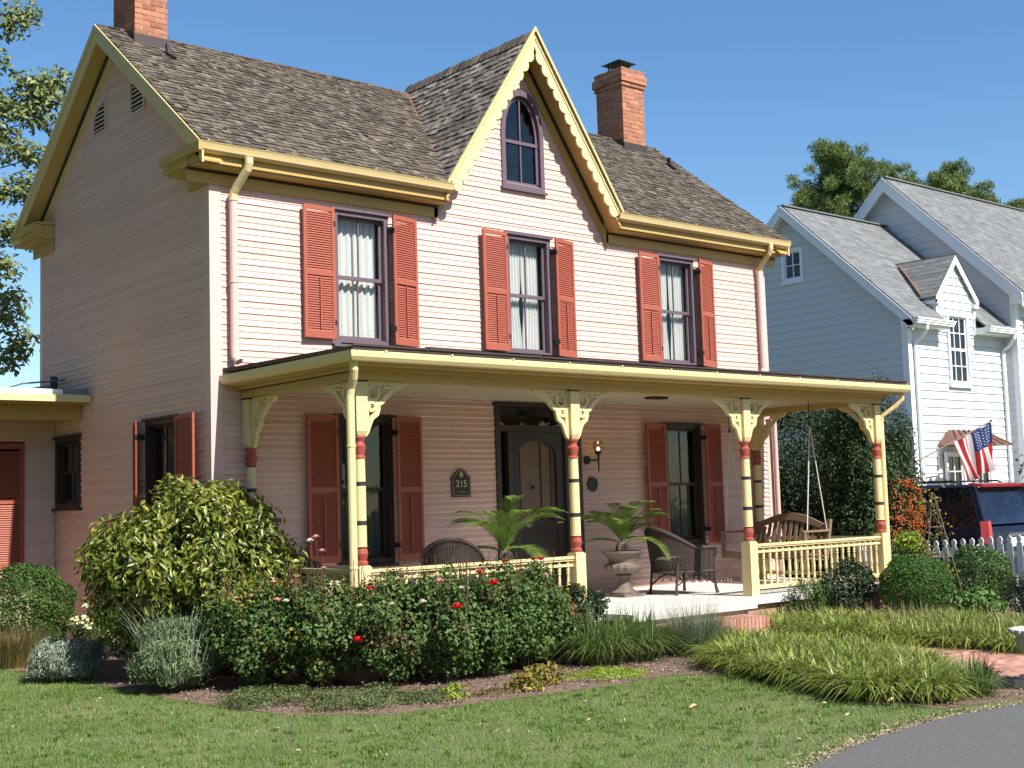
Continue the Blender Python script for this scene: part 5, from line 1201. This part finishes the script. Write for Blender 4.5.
# ============================================================ VEGETATION
def limb(b, p, d, L, r, lev, ends, g, spread=.6):
    pts = [p]; dd = d.normalized(); n = 4
    for k in range(n):
        dd = (dd+V(g.normal(size=3))*.13+V((0, 0, .05))).normalized(); pts.append(pts[-1]+dd*L/n)
    b.tube(pts, [r*(1-.45*k/n) for k in range(n+1)], 6 if lev else 9, cap=False)
    if lev >= 3: ends.append(pts[-1]); return
    for k in range(3 if lev < 2 else 2):
        v = (dd+V(g.normal(size=3))*spread).normalized(); q = pts[-1] if k == 0 else pts[g.integers(2, n+1)]
        limb(b, q, v, L*g.uniform(.6, .8), r*.52, lev+1, ends, g, spread)
    ends.append(pts[-1])
def shrub(name, label, cat, base, R, n, size, aspect, lm, K=14, cr=.38, h=None, stems=6, group=None, seed=1, extra=None, up=.35, inner=.25, jit=.5, fold=.25, upd=None, part='foliage', cz=None, lumps=1., boxy=0):
    t = thing(name, label, cat, (base[0], base[1], 0), group); cz = cz if cz is not None else R[2]*.92
    P_, N_ = cloud(n, (base[0], base[1], cz), R, K, cr, inner, .02, up, seed, jit, lumps, boxy)
    leaves(part, P_, N_, size, aspect, lm, t, fold=fold, upd=upd)
    b = MB(); g = np.random.default_rng(seed)
    for k in range(stems):
        a = g.uniform(0, 6.28); q = (base[0]+math.cos(a)*R[0]*.7, base[1]+math.sin(a)*R[1]*.7, cz+R[2]*g.uniform(.2, .6))
        b.tube([(base[0]+.06*math.cos(a), base[1]+.06*math.sin(a), -.02), ((base[0]*.6+q[0]*.4), (base[1]*.6+q[1]*.4), q[2]*.5), q], [.014*max(R), .01*max(R), .004*max(R)], 5)
    b.build('stem', STEM, t); return t
# big camellia-like bush at the house corner
cb = shrub('camellia_bush', 'very large rounded glossy bush with yellow-green leaves at the left corner of the porch', 'bush', (-.46, -.52), (1.14, 1.02, 1.02), 25000, .095, .36, L_CAM, K=54, cr=.25, inner=.3, seed=3, cz=1.03, stems=12, up=.1, lumps=1., upd=((-.1, -.3, 1.1), .75), jit=.7)
P_, N_ = cloud(3600, (-.46, -.52, 1.05), (1.15, 1.05, 1.06), 54, .25, 0, .1, .2, 3); leaves('young_foliage', P_, N_, .10, .34, leafm('young_camellia_leaf', (.17, .20, .03), (.38, .36, .07), .2, spec=.5, rough=.4), cb, upd=((-.1, -.3, 1.1), .75))
# roses
def bloom(c, r, m_, parent):
    b = MB(); g = np.random.default_rng(int(abs(c[0]*997+c[1]*331))+3)
    for ring_, (rr, hh, nn) in enumerate(((.25, .9, 4), (.6, .75, 5), (1.0, .4, 6))):
        for k in range(nn):
            a = 2*math.pi*(k+.5*ring_)/nn+g.uniform(-.2, .2); ca, sa = math.cos(a), math.sin(a); w_ = r*.75
            p = lambda d, s, z: (c[0]+ca*d-sa*s, c[1]+sa*d+ca*s, c[2]+z)
            b.quad(p(r*.1, -w_*.3, -r*.3), p(r*.1, w_*.3, -r*.3), p(r*rr, w_*.6, r*hh*.3), p(r*rr*1.1, w_*.35, r*hh*.8), p(r*rr*1.1, -w_*.35, r*hh*.8), p(r*rr, -w_*.6, r*hh*.3))
    b.build('rose_bloom', m_, parent)
PR = dict(R=P_RED, P=P_PINK, W=P_WHT, C=P_CRM)
roses = [((-.5, -1.9), (.56, .52, .53), 'leafy rose bush with small pink blooms beside the big rounded bush', [((-.573, -2.3, 1.01), .032, 'P'), ((-.604, -2.42, .848), .036, 'P'), ((-.508, -2.42, .832), .032, 'W'), ((-.946, -2.25, .884), .026, 'P')]),
         ((-.08, -2.4), (.56, .52, .54), 'rose bush with pale blooms held high left of the corner downspout', [((-.285, -2.5, 1.387), .04, 'W'), ((-.218, -2.5, 1.422), .036, 'P'), ((-.217, -2.6, 1.289), .034, 'P'), ((-.508, -2.6, 1.199), .04, 'C'), ((-.083, -2.98, .462), .055, 'R'), ((-.264, -2.7, 1.132), .03, 'P')]),
         ((.4, -2.82), (.58, .52, .53), 'rose bush right in front of the corner porch post', [((-.129, -3.25, .951), .032, 'R'), ((.03, -3.38, .8), .03, 'W'), ((-.265, -3.3, .801), .032, 'C')]),
         ((.92, -3.05), (.56, .5, .54), 'rose bush with one bright red bloom at mid height left of the wicker chair back', [((.599, -3.62, .741), .055, 'R'), ((.528, -3.45, .979), .045, 'P'), ((.258, -3.55, .809), .036, 'W')]),
         ((1.46, -3.05), (.56, .5, .55), 'rose bush with three red blooms below the house number sign', [((1.142, -3.5, .924), .055, 'R'), ((1.052, -3.4, 1.033), .036, 'R'), ((1.546, -3.2, 1.113), .032, 'R'), ((.784, -3.45, .899), .03, 'W')]),
         ((1.98, -2.98), (.52, .48, .54), 'rose bush with two small red blooms at its top in front of the left palm', [((2.02, -3.1, 1.109), .032, 'R'), ((1.953, -3.35, .951), .032, 'P'), ((2.117, -3.1, 1.104), .036, 'R')]),
         ((2.34, -2.85), (.38, .38, .42), 'shortest yellowing rose bush at the foot of the second porch post', [((2.055, -3.2, .18), .028, 'P')])]
for i, (bs_, R, lb, fl_) in enumerate(roses):
    t = shrub('rose_bush', lb, 'rose bush', bs_, R, 8200 if i < 6 else 4500, .047, .62, L_ROSE, K=40, cr=.26, inner=.35, group='rose bushes along the porch', seed=20+i, stems=14, up=.5, lumps=1.6, cz=R[2]*1.02)
    P_, N_ = cloud(420 if i < 5 else 300, (bs_[0], bs_[1], R[2]*1.08), (R[0]*1.1, R[1]*1.1, R[2]*1.05), 14, .16, 0, .2, .5, 60+i); leaves('new_growth', P_, N_, .04, .5, L_ROSEN if i not in (0, 6) else L_YEL, t)
    if i in (1, 6, 0): P_, N_ = cloud(500, (bs_[0], bs_[1], R[2]*1.05), (R[0]*1.04, R[1]*1.04, R[2]), 10, .2, 0, .2, .5, 80+i); leaves('yellow_foliage', P_, N_, .042, .6, L_YEL, t)
    g = np.random.default_rng(90+i)
    for k in range(12):
        b = MB()
        a = g.uniform(0, 6.28); x, y = bs_[0]+math.cos(a)*R[0]*.6, bs_[1]+math.sin(a)*R[1]*.6; b.tube([(x, y, R[2]*1.2), (x+g.normal()*.05, y+g.normal()*.05, R[2]*1.98+g.uniform(-.05, .14))], [.005, .003], 4); b.build('cane', mat('red_cane', (.12, .05, .035), .6), t)
    for c, r, m_ in fl_:
        bloom(c, r*.95, PR[m_], t)
        b = MB(); b.tube([(c[0]*.6+bs_[0]*.4, c[1]*.6+bs_[1]*.4, c[2]*.6), (c[0], c[1], c[2]-.005)], [.005, .003], 4); b.build('cane', MATS['red_cane'], t)
# clipped balls and other shrubs
def clipped(name, label, base, R, n, size, lm, seed, rough=.03):
    t = thing(name, label, 'bush', (base[0], base[1], 0)); g = np.random.default_rng(seed); d = unit(g.normal(size=(n, 3)))
    w_ = 1+rough*(np.sin(d[:, 0]*9+seed)*np.sin(d[:, 1]*8)+np.sin(d[:, 2]*11+d[:, 0]*5)); k = np.where(g.random(n) < .25, g.uniform(.6, .95, n), g.uniform(.95, 1.02, n))
    P_ = np.array([base[0], base[1], R[2]*.97])+d*(w_*k)[:, None]*np.array(R); ok = P_[:, 2] > .02
    leaves('foliage', P_[ok], d[ok]*.9+g.normal(size=(ok.sum(), 3))*.55, size, .6, lm, t)
    b = MB()
    for k in range(6): a = k*1.05; b.tube([(base[0]+.03*math.cos(a), base[1]+.03*math.sin(a), -.02), (base[0]+R[0]*.55*math.cos(a), base[1]+R[1]*.55*math.sin(a), R[2]*1.1)], [.012, .004], 5)
    b.build('stem', STEM, t); return t
clipped('boxwood_ball', 'clipped round boxwood ball in front of the right porch railing', (8.42, -3.45), (.47, .47, .44), 15000, .026, leafm('clipped_box_leaf', (.035, .095, .014), (.085, .19, .03), .25), 31)
clipped('boxwood_bush', 'rounded boxwood bush below the red louvred door at the far left', (-.98, 2.9), (.55, .5, .58), 16000, .034, L_BOX, 32, .06)
shrub('small_boxwood', 'small bushy boxwood at the left end of the right railing', 'bush', (7.0, -2.75), (.28, .25, .34), 2600, .028, .6, L_BOX, K=24, cr=.25, seed=33)
shrub('glossy_shrub', 'dark glossy-leaved shrub against the middle of the right railing', 'bush', (7.9, -2.72), (.62, .22, .46), 5200, .05, .42, L_GLO, K=24, cr=.28, seed=34, stems=8)
shrub('glossy_shrub', 'dark glossy-leaved shrub at the foot of the right corner post', 'bush', (9.25, -2.95), (.6, .42, .48), 5000, .05, .42, L_GLO, K=24, cr=.28, seed=35, stems=8)
clipped('round_holly', 'dark rounded holly bush in front of the picket fence', (9.75, -3.6), (.42, .44, .47), 9000, .034, L_BOX, 36, .07)
shrub('low_holly', 'low dark shrub at the right picture edge before the fence', 'bush', (9.4, -4.45), (.35, .4, .30), 3000, .035, .6, L_GLO, K=24, cr=.28, seed=37)
shrub('leafy_perennial', 'broad-leaved bright green perennial before the picket fence', 'plant', (8.6, -4.2), (.4, .35, .24), 900, .08, .55, leafm('perennial_leaf', (.06, .14, .025), (.13, .22, .05), .2), K=16, cr=.35, seed=38)
shrub('bright_shrub', 'bright yellow-green leafy shrub beside the right corner post', 'bush', (9.95, -2.45), (.42, .35, .66), 1900, .075, .5, leafm('bright_leaf', (.14, .22, .02), (.28, .34, .04), .2), K=20, cr=.3, seed=39)
shrub('border_shrub', 'light green leafy border shrub seen beyond the porch swing', 'bush', (11.2, .2), (1.0, .6, .62), 3500, .08, .5, leafm('border_leaf', (.07, .13, .025), (.2, .25, .06), .25), K=26, cr=.28, seed=40)
# hedge behind the porch, berry shrub
shrub('evergreen_hedge', 'tall dark evergreen hedge beyond the right end of the porch', 'hedge', (12.2, 1.4), (2.3, 1.2, 1.86), 36000, .075, .5, L_HOL, K=110, cr=.22, seed=41, cz=1.8, inner=.35, stems=10, boxy=4)
py = shrub('firethorn', 'tall evergreen firethorn with clusters of orange berries beside the porch corner', 'shrub', (11.15, -.95), (.80, .70, 1.80), 34000, .058, .5, leafm('firethorn_leaf', (.02, .045, .014), (.06, .10, .028), .3), K=110, cr=.2, seed=42, cz=1.72, stems=8, inner=.35, boxy=3)
g = np.random.default_rng(5); b = MB(); 
cl = []
for k in range(100):
    z = g.uniform(1.0, 1.95) if k < 125 else g.uniform(1.95, 2.6); a = g.uniform(-2.05, -.2)
    if z > 1.7 and g.random() < .45: continue
    q = (abs(math.cos(a))**3+abs(math.sin(a))**3)**(-1/3)
    cl.append((11.15+.74*q*math.cos(a)*.97, -.95+.70*q*math.sin(a)*.97, z))
PB = []
for c in cl:
    for j in range(9): PB.append(np.array(c)+g.normal(size=3)*np.array([.05, .05, .05]))
PB = np.array(PB)
oct_ = np.array([[1, 0, 0], [-1, 0, 0], [0, 1, 0], [0, -1, 0], [0, 0, 1], [0, 0, -1]])*.014
of = np.array([[0, 2, 4], [2, 1, 4], [1, 3, 4], [3, 0, 4], [2, 0, 5], [1, 2, 5], [3, 1, 5], [0, 3, 5]])
npmesh('berries', (PB[:, None]+oct_[None]).reshape(-1, 3), [], (np.arange(len(PB))[:, None, None]*6+of[None]).reshape(-1, 3), BERRY, py)
# trellis obelisk with thin vine
t = thing('garden_trellis', 'slim rustic wooden obelisk trellis with a thin yellowing vine', 'trellis', (9.0, -3.35, 0))
b = MB(); tp = V((9.0, -3.42, 1.72)); ft3 = [V((9.0, -2.95, 0)), V((9.0, -3.85, 0)), V((9.45, -3.4, 0)), V((8.6, -3.4, 0))]
for q in ft3: b.tube([q, tp+(q-tp)*.04], .008, 6)
for h in (.35, .8, 1.2):
    r_ = [q+(tp-q)*(h/1.72) for q in ft3]; b.tube([r_[0], r_[2]], .008, 5); b.tube([r_[2], r_[1]], .008, 5); b.tube([r_[1], r_[3]], .008, 5); b.tube([r_[3], r_[0]], .008, 5)
b.build('frame', mat('grey_stick', (.13, .10, .07), .8, .2), t)
b = MB(); vp_ = [V((9.0+.25*math.cos(k*.7)*(1-k/26), -3.4+.30*math.sin(k*.7)*(1-k/26), .05+k*.07)) for k in range(24)]; b.tube(vp_, .007, 5); b.build('vine', STEM, t)
Pv = np.array([tuple(v) for v in vp_]).repeat(14, 0)+np.random.default_rng(2).normal(size=(336, 3))*.07; leaves('vine_foliage', Pv, rng.normal(size=(336, 3))+[0, -.6, .3], .055, .5, L_YEL, t)

def tuft(name, label, cat, loc, n, h, lean, wd, m_, R=.12, group=None, seg=3, flowers=None, seed=0, droop=.5, lo=.5):
    t = thing(name, label, cat, (loc[0], loc[1], 0), group); g = np.random.default_rng(seed+77)
    a = g.uniform(0, 2*np.pi, n); r = R*np.sqrt(g.random(n)); B = np.stack([loc[0]+r*np.cos(a), loc[1]+r*np.sin(a), np.full(n, -.015)], 1)
    a2 = a+g.normal(size=n)*.5; ln = np.stack([np.cos(a2), np.sin(a2)], 1)*(g.random((n, 1))*lean); blades('blades', B, h*g.uniform(lo, 1, n), ln, wd, m_, t, seg=seg, droop=droop)
    if flowers:
        k = flowers[0]; a = g.uniform(0, 6.28, k); B = np.stack([loc[0]+R*.8*np.cos(a), loc[1]+R*.8*np.sin(a), np.full(k, 0.)], 1); blades('flower_stalk', B, h*g.uniform(1.0, 1.25, k), np.stack([np.cos(a), np.sin(a)], 1)*.25, wd*.9, flowers[1], t, seg=2, droop=.1)
    return t
# lavender and grey-leaved plants
L_LG = leafm('silver_lavender_leaf', (.26, .31, .22), (.40, .45, .34), .2); L_LGR = leafm('green_lavender_leaf', (.12, .19, .08), (.24, .31, .16), .2)
lv = shrub('lavender', 'low silvery green lavender mound at the left end of the bed', 'plant', (-1.52, .35), (.40, .36, .26), 9000, .075, .13, L_LG, K=40, cr=.3, cz=.20, stems=5, group='lavender clumps', seed=61, up=0, upd=((0, 0, 1.4), .8), inner=.35)
lv = shrub('lavender', 'taller green lavender with grey spikes in front of the big rounded bush', 'plant', (-1.12, -1.42), (.46, .40, .36), 13000, .08, .12, L_LGR, K=40, cr=.3, cz=.32, stems=6, group='lavender clumps', seed=62, up=0, upd=((0, 0, 1.4), .8), inner=.35)
g = np.random.default_rng(63); k = 90; a = g.uniform(0, 6.28, k); rr_ = .36*np.sqrt(g.random(k)); B_ = np.stack([-1.12+rr_*np.cos(a), -1.42+rr_*np.sin(a), np.full(k, .25)], 1)
blades('flower_stalk', B_, g.uniform(.45, .75, k), np.stack([np.cos(a), np.sin(a)], 1)*g.uniform(.2, .8, (k, 1)), .011, L_LG, lv, seg=3, droop=.2)
tuft('russian_sage', 'airy grey-green sage bush left of the brick step', 'plant', (3.95, -3.55), 1500, .58, .9, .006, leafm('sage_leaf', (.10, .14, .075), (.2, .24, .15), .2), R=.28, seed=3, droop=.15, flowers=(90, L_LAV))
tuft('dry_ornamental_grass', 'tan feathery ornamental grass at the far left picture edge', 'grass clump', (-1.38, 2.25), 1600, .55, .8, .006, L_TAN, R=.32, seed=4, droop=.3)
t = shrub('cream_flowering_plant', 'small plant with cream flowers between the boxwood and the big bush', 'plant', (-.55, 1.9), (.3, .3, .36), 1500, .04, .5, L_BOX, K=16, cr=.3, seed=50)
P_, N_ = cloud(260, (-.55, 1.9, .40), (.32, .32, .36), 12, .18, 0, .2, .8, 51); leaves('blossom', P_, N_, .04, .9, P_CRM, t)
tuft('liriope_clump', 'dark green strappy liriope clump at the foot of the rose bushes', 'plant', (2.72, -3.3), 560, .70, 1.1, .016, L_LIRD, R=.24, seed=5, droop=.75)
tuft('liriope_clump', 'dark strappy liriope clump tucked against the left end of the porch landing', 'plant', (3.45, -3.05), 420, .62, 1.0, .016, L_LIRD, R=.2, seed=8, droop=.75)
tuft('liriope_clump', 'dark green strappy liriope clump right of the first, beside the grey sage', 'plant', (3.22, -3.38), 520, .68, 1.1, .016, L_LIRD, R=.22, seed=6, droop=.75)
shrub('holly_seedling', 'small dark leafy shrub under the second porch post', 'bush', (2.95, -2.78), (.38, .28, .42), 3600, .045, .6, L_GLO, K=20, cr=.28, seed=52)
# low mats at the front of the bed
def mat_plant(name, label, loc, R, n, size, lm, seed):
    t = thing(name, label, 'ground plant', (loc[0], loc[1], 0)); P_, N_ = cloud(n, (loc[0], loc[1], .0), R, 40, .26, .3, .0, .6, seed, .6, 1.6); leaves('foliage', P_, N_, size, .45, lm, t)
mat_plant('creeping_juniper', 'low spreading green mat plant at the left front of the bed', (-.98, -2.9), (.50, .46, .14), 7500, .026, L_JUN, 70)
mat_plant('creeping_juniper', 'widest low spreading mat plant at the middle front of the bed', (-.46, -3.58), (.56, .46, .16), 9000, .026, L_JUN, 71)
mat_plant('creeping_juniper', 'smallest low green mat just right of the widest mat', (-.02, -3.95), (.30, .24, .10), 3200, .024, L_JUN, 72)
mat_plant('sedum_mat', 'bright lime green mat of sedum at the lawn edge', (2.0, -4.12), (.50, .36, .08), 6500, .02, L_LIME, 73)
mat_plant('marigold_plant', 'tiny bright green plant alone on the mulch below the roses', (.20, -4.05), (.14, .14, .13), 420, .04, L_LIME, 74)
mat_plant('yellow_edged_plant', 'small yellow-edged plant left of the lime green mat', (.95, -4.15), (.20, .18, .17), 620, .055, L_YEL, 75)
mat_plant('yellow_edged_plant', 'larger yellowing plant touching the lime green mat', (1.32, -3.98), (.24, .2, .2), 800, .055, L_YEL, 76)
mat_plant('thyme_mat', 'thin straw-coloured mat of thyme on the mulch', (.62, -4.12), (.26, .16, .04), 1100, .022, L_TAN, 77)
# liriope masses
def mass(name, label, poly, ntuft, per, h, wd, m_, seed):
    g = np.random.default_rng(seed); tx, ty = sample(poly, ntuft); n = len(tx)*per
    h = h
    x = np.repeat(tx, per)+g.normal(size=n)*.07; y = np.repeat(ty, per)+g.normal(size=n)*.07; a = np.arctan2(y-np.repeat(ty, per), x-np.repeat(tx, per))+g.normal(size=n)*.4
    hh = h*g.uniform(.55, 1.0, n)*np.repeat(g.uniform(.8, 1.15, len(tx)), per); ln = np.stack([np.cos(a), np.sin(a)], 1)*g.uniform(.35, 1.5, (n, 1))
    tag(blades(name, np.stack([x, y, np.full(n, -.015)], 1), hh, ln, wd, m_, seg=4, droop=.62), label, 'ground cover', kind='stuff')
front = [(3.85, -4.05), (4.15, -3.45), (4.45, -3.6), (4.4, -5.2), (4.1, -6.2), (3.5, -6.8), (2.55, -7.3), (2.25, -6.85), (2.74, -5.9), (3.0, -4.95), (3.2, -4.6)]
right = [(5.6, -3.35), (5.82, -2.66), (6.3, -2.58), (6.9, -2.55), (7.3, -3.0), (7.5, -3.7), (8.0, -4.2), (7.7, -5.0), (7.0, -6.6), (5.75, -6.9), (5.65, -4)]
mass('liriope_bed', 'yellow-green strappy liriope filling the bed between lawn and brick path', front, 520, 44, .40, .019, L_LIR, 1)
mass('liriope_border', 'yellow-green strappy liriope border on the far side of the brick path', right, 560, 42, .40, .019, L_LIR, 2)
L_SPK = mat('liriope_seed_spike', (.16, .13, .07), .8, .2, island=.2)
for i, (p_, n_) in enumerate(((front, 120), (right, 420))):
    x, y = sample(p_, n_); n = len(x); a = rng.uniform(0, 6.28, n)
    tag(blades('seed_spikes', np.stack([x, y, np.zeros(n)], 1), rng.uniform(.30, .42, n), np.stack([np.cos(a), np.sin(a)], 1)*.25, .014, L_SPK, seg=2, droop=.1), 'thin brownish seed spikes standing above the liriope '+('beside the lawn', 'beyond the path')[i], 'seed spikes', kind='stuff')
for i, (x, y, lb) in enumerate(((2.62, -7.32, 'sparse strappy clump at the lawn corner nearest the road'), (3.05, -7.38, 'green strappy clump between road and brick path'), (3.42, -7.15, 'green strappy clump just left of the garden urn'), (2.55, -6.95, 'strappy clump at the lawn side of the road corner'))):
    tuft('liriope_clump', lb, 'plant', (x, y), 260, .36, 1.2, .016, L_LIRD if i in (1, 2) else L_LIR, R=.15, seed=10+i, droop=.75, group='liriope clumps by the road')
x, y = sample([(5.9, -5.5), (7.6, -4), (8.6, -3.9), (8.0, -5.4), (6.6, -6.9), (5.9, -6.9)], 200)
# fallen leaves
t = MB()
for i, (x, y, lb, s) in enumerate(((.93, -6.2, 'tan fallen leaf lying alone in the middle of the lawn', .055), (-.02, -6.0, 'pale fallen leaf on the lawn below the roses', .03), (1.35, -7.35, 'pale fallen leaf near the road edge', .035), (2.15, -7.2, 'whitish curled leaf under the road corner clump', .05))):
    b = MB(); c = V((x, y, .03)); pts = [(-1, 0, 0), (-.4, -.5, .2), (.3, -.55, .25), (1, -.1, .05), (.5, .45, .3), (-.3, .5, .15)]
    b.faces([c+V((p[0]*s, p[1]*s, p[2]*s*1.6)) for p in pts]+[c+V((0, 0, 0))], [(k, (k+1) % 6, 6) for k in range(6)])
    o = b.build('fallen_leaf', mat('fallen_leaf', (.45, .30, .17), .8, .1), None, (x, y, 0)); tag(o, lb, 'leaf', 'fallen leaves on the lawn')

# ---- trees
def tree(name, label, base, trunk_h, trunk_r, dirs, n_per, size, aspect, lm, seed, L0=2.0, clump=.55, jit=.6, lean=(0, 0)):
    t = thing(name, label, 'tree', (base[0], base[1], 0)); g = np.random.default_rng(seed)
    b = MB(); top = V((base[0]+lean[0], base[1]+lean[1], trunk_h)); b.tube([(base[0], base[1], -.1), (base[0]*.5+top.x*.5+.1, base[1]*.5+top.y*.5, trunk_h*.5), top], [trunk_r, trunk_r*.8, trunk_r*.6], 10)
    ends = []
    for d in dirs: limb(b, top+V((0, 0, g.uniform(-.3, 0)*trunk_h)), V(d), L0*g.uniform(.8, 1.1), trunk_r*.45, 0, ends, g)
    b.build('trunk', BARK, t); P_ = []; N_ = []
    for e in ends:
        k = n_per; o = g.normal(size=(k, 3)); o = o/np.linalg.norm(o, axis=1, keepdims=True)*clump*g.random((k, 1))**.5*g.uniform(.6, 1.2)*np.array([1, 1, .6]); P_.append(np.array(e)+o); N_.append(o/clump+[0, 0, .5]+g.normal(size=(k, 3))*jit)
    leaves('crown', np.concatenate(P_), np.concatenate(N_), size, aspect, lm, t)
    return t
t = thing('broadleaf_tree', 'broadleaf tree with airy branches behind the left side of the house', 'tree', (-3.8, 8.2, 0)); g = np.random.default_rng(12)
tg = [(.17, 7.0, 9.5), (.40, 7.0, 9.7), (-.1, 7.0, 8.9), (.80, 7.0, 8.5), (.52, 7.0, 8.6), (.98, 7.1, 8.75), (.66, 7.0, 8.05), (.36, 7.0, 8.15), (.28, 7.0, 7.5), (.58, 7.0, 7.4), (.2, 7.1, 6.85), (.5, 7.0, 6.9), (.17, 7.0, 6.2), (.45, 7.0, 6.15), (.22, 7.0, 5.1), (.4, 7.0, 4.45), (.15, 7.0, 4.15), (.1, 7.0, 5.6), (.2, 7.0, 4.8), (.68, 7.0, 8.4), (.1, 7.1, 7.8), (-.2, 7, 9.9), (-.3, 7.2, 7.2), (-.4, 7.2, 5.4), (-.3, 7.2, 6.4), (-.5, 7.3, 4.5)]
for k in range(70):  # extra canopy out of view, added to shade the gable wall
    v = g.normal(size=3); v /= np.linalg.norm(v); q = np.array([-3.9, 7.6, 7.2])+v*np.array([3.6, 3.6, 3.6])*g.uniform(.5, 1)
    if q[0] < -.5: tg.append(tuple(q))
b = MB(); b.tube([(-3.8, 8.2, -.1), (-3.7, 8.1, 2.2), (-3.9, 7.9, 4.4), (-3.7, 7.7, 6.6), (-3.6, 7.7, 8.6)], [.30, .25, .21, .15, .07], 10)
P_ = []; N_ = []
for i, q in enumerate(tg):
    q = V(q); h = max(2.6, min(8.2, q.z-(1.6 if i < 26 else .9))); p0 = V((-3.75, 7.9, h)); md = p0.lerp(q, .55)+V((0, 0, -.15 if i < 26 else .2))+V(g.normal(size=3))*.12
    b.tube([p0, p0.lerp(md, .5)+V((0, 0, .06)), md, q], [.055, .042, .026, .007], 5)
    k = 190 if i < 26 else 330; sp = .36 if i < 26 else .75
    for c, kk, s_ in ((q, k, sp), (q.lerp(md, .35), k//2, sp*.7)):
        o = g.normal(size=(kk, 3)); o = o/np.linalg.norm(o, axis=1, keepdims=True)*s_*g.random((kk, 1))**.6*np.array([1, 1, .75]); P_.append(np.array(c)+o); N_.append(o/s_+[0, -.3, .6]+g.normal(size=(kk, 3))*.6)
b.build('trunk', BARK, t); leaves('crown', np.concatenate(P_), np.concatenate(N_), .11, .55, L_OAK, t)
def pine(label, base, H, r, seed, z0=.6, n=40, spread=2.6):
    t = thing('pine_tree', label, 'tree', (base[0], base[1], 0), 'pines behind the white house'); g = np.random.default_rng(seed); b = MB()
    b.tube([(base[0], base[1], 0), (base[0]+.2, base[1], H*.5), (base[0], base[1], H*.97)], [r, r*.7, r*.2], 8); P_ = []; N_ = []
    for k in range(n):
        f = z0+(1-z0)*(k+.5)/n; a = g.uniform(0, 6.28); u_ = (f-z0)/(1-z0); L = spread*(1-u_**2.6*.75)*g.uniform(.45, 1.1); p0 = V((base[0], base[1], H*(f-.03))); p1 = p0+V((math.cos(a)*L, math.sin(a)*L, L*g.uniform(.1, .5)))
        b.tube([p0, (p0+p1)/2+V((0, 0, -.1)), p1], [.07, .05, .02], 5)
        for q in (1, .74, .5):
            for tw in range(4):
                c = p0+(p1-p0)*q+V(g.normal(size=3))*.45; m_ = 150; o = g.normal(size=(m_, 3)); o = o/np.linalg.norm(o, axis=1, keepdims=True); rr_ = .40*g.random((m_, 1))**.5
                P_.append(np.array(c)+o*rr_*np.array([1, 1, .8])); N_.append(np.cross(o, g.normal(size=(m_, 3))))
    b.build('trunk', BARK, t); leaves('crown', np.concatenate(P_), np.concatenate(N_), .30, .11, L_PINE, t, fold=.1)
pine('tallest pine, in the gap between the pink house and the white gable peaks', (47.6, 25.0), 19.1, .35, 21, .66, 30, 3.0)
pine('rounded pine directly behind the peak of the white main gable', (53.2, 25.0), 18.9, .35, 22, .66, 26, 2.5)
pine('pine just right of the white main gable peak, its top over the roof', (57.6, 25.0), 19.5, .35, 23, .68, 26, 2.4)
pine('smaller pine tip further right over the white roof ridge', (61.8, 25.0), 19.0, .3, 24, .72, 18, 1.7)
pine('distant pine at the right picture edge over the ridge', (66.6, 25.0), 18.9, .3, 25, .72, 18, 1.8)
pine('low pine whose top just shows left of the nearer white gable', (43.4, 25.0), 15.0, .3, 26, .75, 9, 1.0)
ot = thing('unseen_shade_tree', 'unseen tree added across the road to block low sky light, facing the pink house', 'tree', (-30, -46, 0), 'unseen trees added across the road to cut sky light'); g = np.random.default_rng(3)  # out of view, added to block low sky light on the porch
b = MB(); b.tube([(-30, -46, -.1), (-29.8, -46, 4), (-30, -46, 11)], [.45, .35, .1], 8)
for k in range(9): a = k*2.4; b.tube([(-30, -46, 4+k*.7), (-30+3.6*math.cos(a), -46+3.6*math.sin(a), 6.5+k*.9)], [.15, .04], 5)
b.build('trunk', BARK, ot)
P_, N_ = cloud(9000, (-30, -46, 9), (6.5, 6.5, 7.2), 50, .3, .4, 1.5, .4, 5); leaves('crown', P_, N_, .75, .7, L_OAK, ot)
for i, (x, y, k, lb) in enumerate(((-19, -48, 1.0, 'second unseen tree added across the road to block low sky light'), (-8, -45, .95, 'third unseen tree added across the road to block low sky light'), (4, -47, 1.05, 'fourth unseen tree added across the road to block low sky light'), (15, -46, .95, 'fifth unseen tree added across the road to block low sky light'), (27, -48, 1.1, 'sixth unseen tree added across the road to block low sky light'), (-17, 1, .95, 'unseen tree added left of the house to shade the gable, nearest the road'), (-18, 11, 1.05, 'unseen tree added left of the house to shade the gable, farthest from the road'), (-27, -6, 1.0, 'unseen tree added at the far left to shade the gable'))):  # out-of-view copies, added to cut sky light on porch and gable
    r = ot.copy(); COL.objects.link(r); r.location = (x, y, 0); r.scale = (k, k, k); r.rotation_euler = (0, 0, i*1.3); r['label'] = lb; r['group'] = 'unseen trees added across the road to cut sky light' if i < 5 else 'unseen trees added left of the house to cut sky light'
    for ch in list(ot.children): c_ = ch.copy(); COL.objects.link(c_); c_.parent = r
sm = shrub('young_tree', 'small leafy young tree before the white house at the right edge', 'tree', (14.0, -2.75), (.75, .75, .65), 1500, .07, .5, leafm('young_tree_leaf', (.05, .085, .03), (.12, .15, .06), .25), K=18, cr=.3, seed=55, cz=2.0, stems=4)
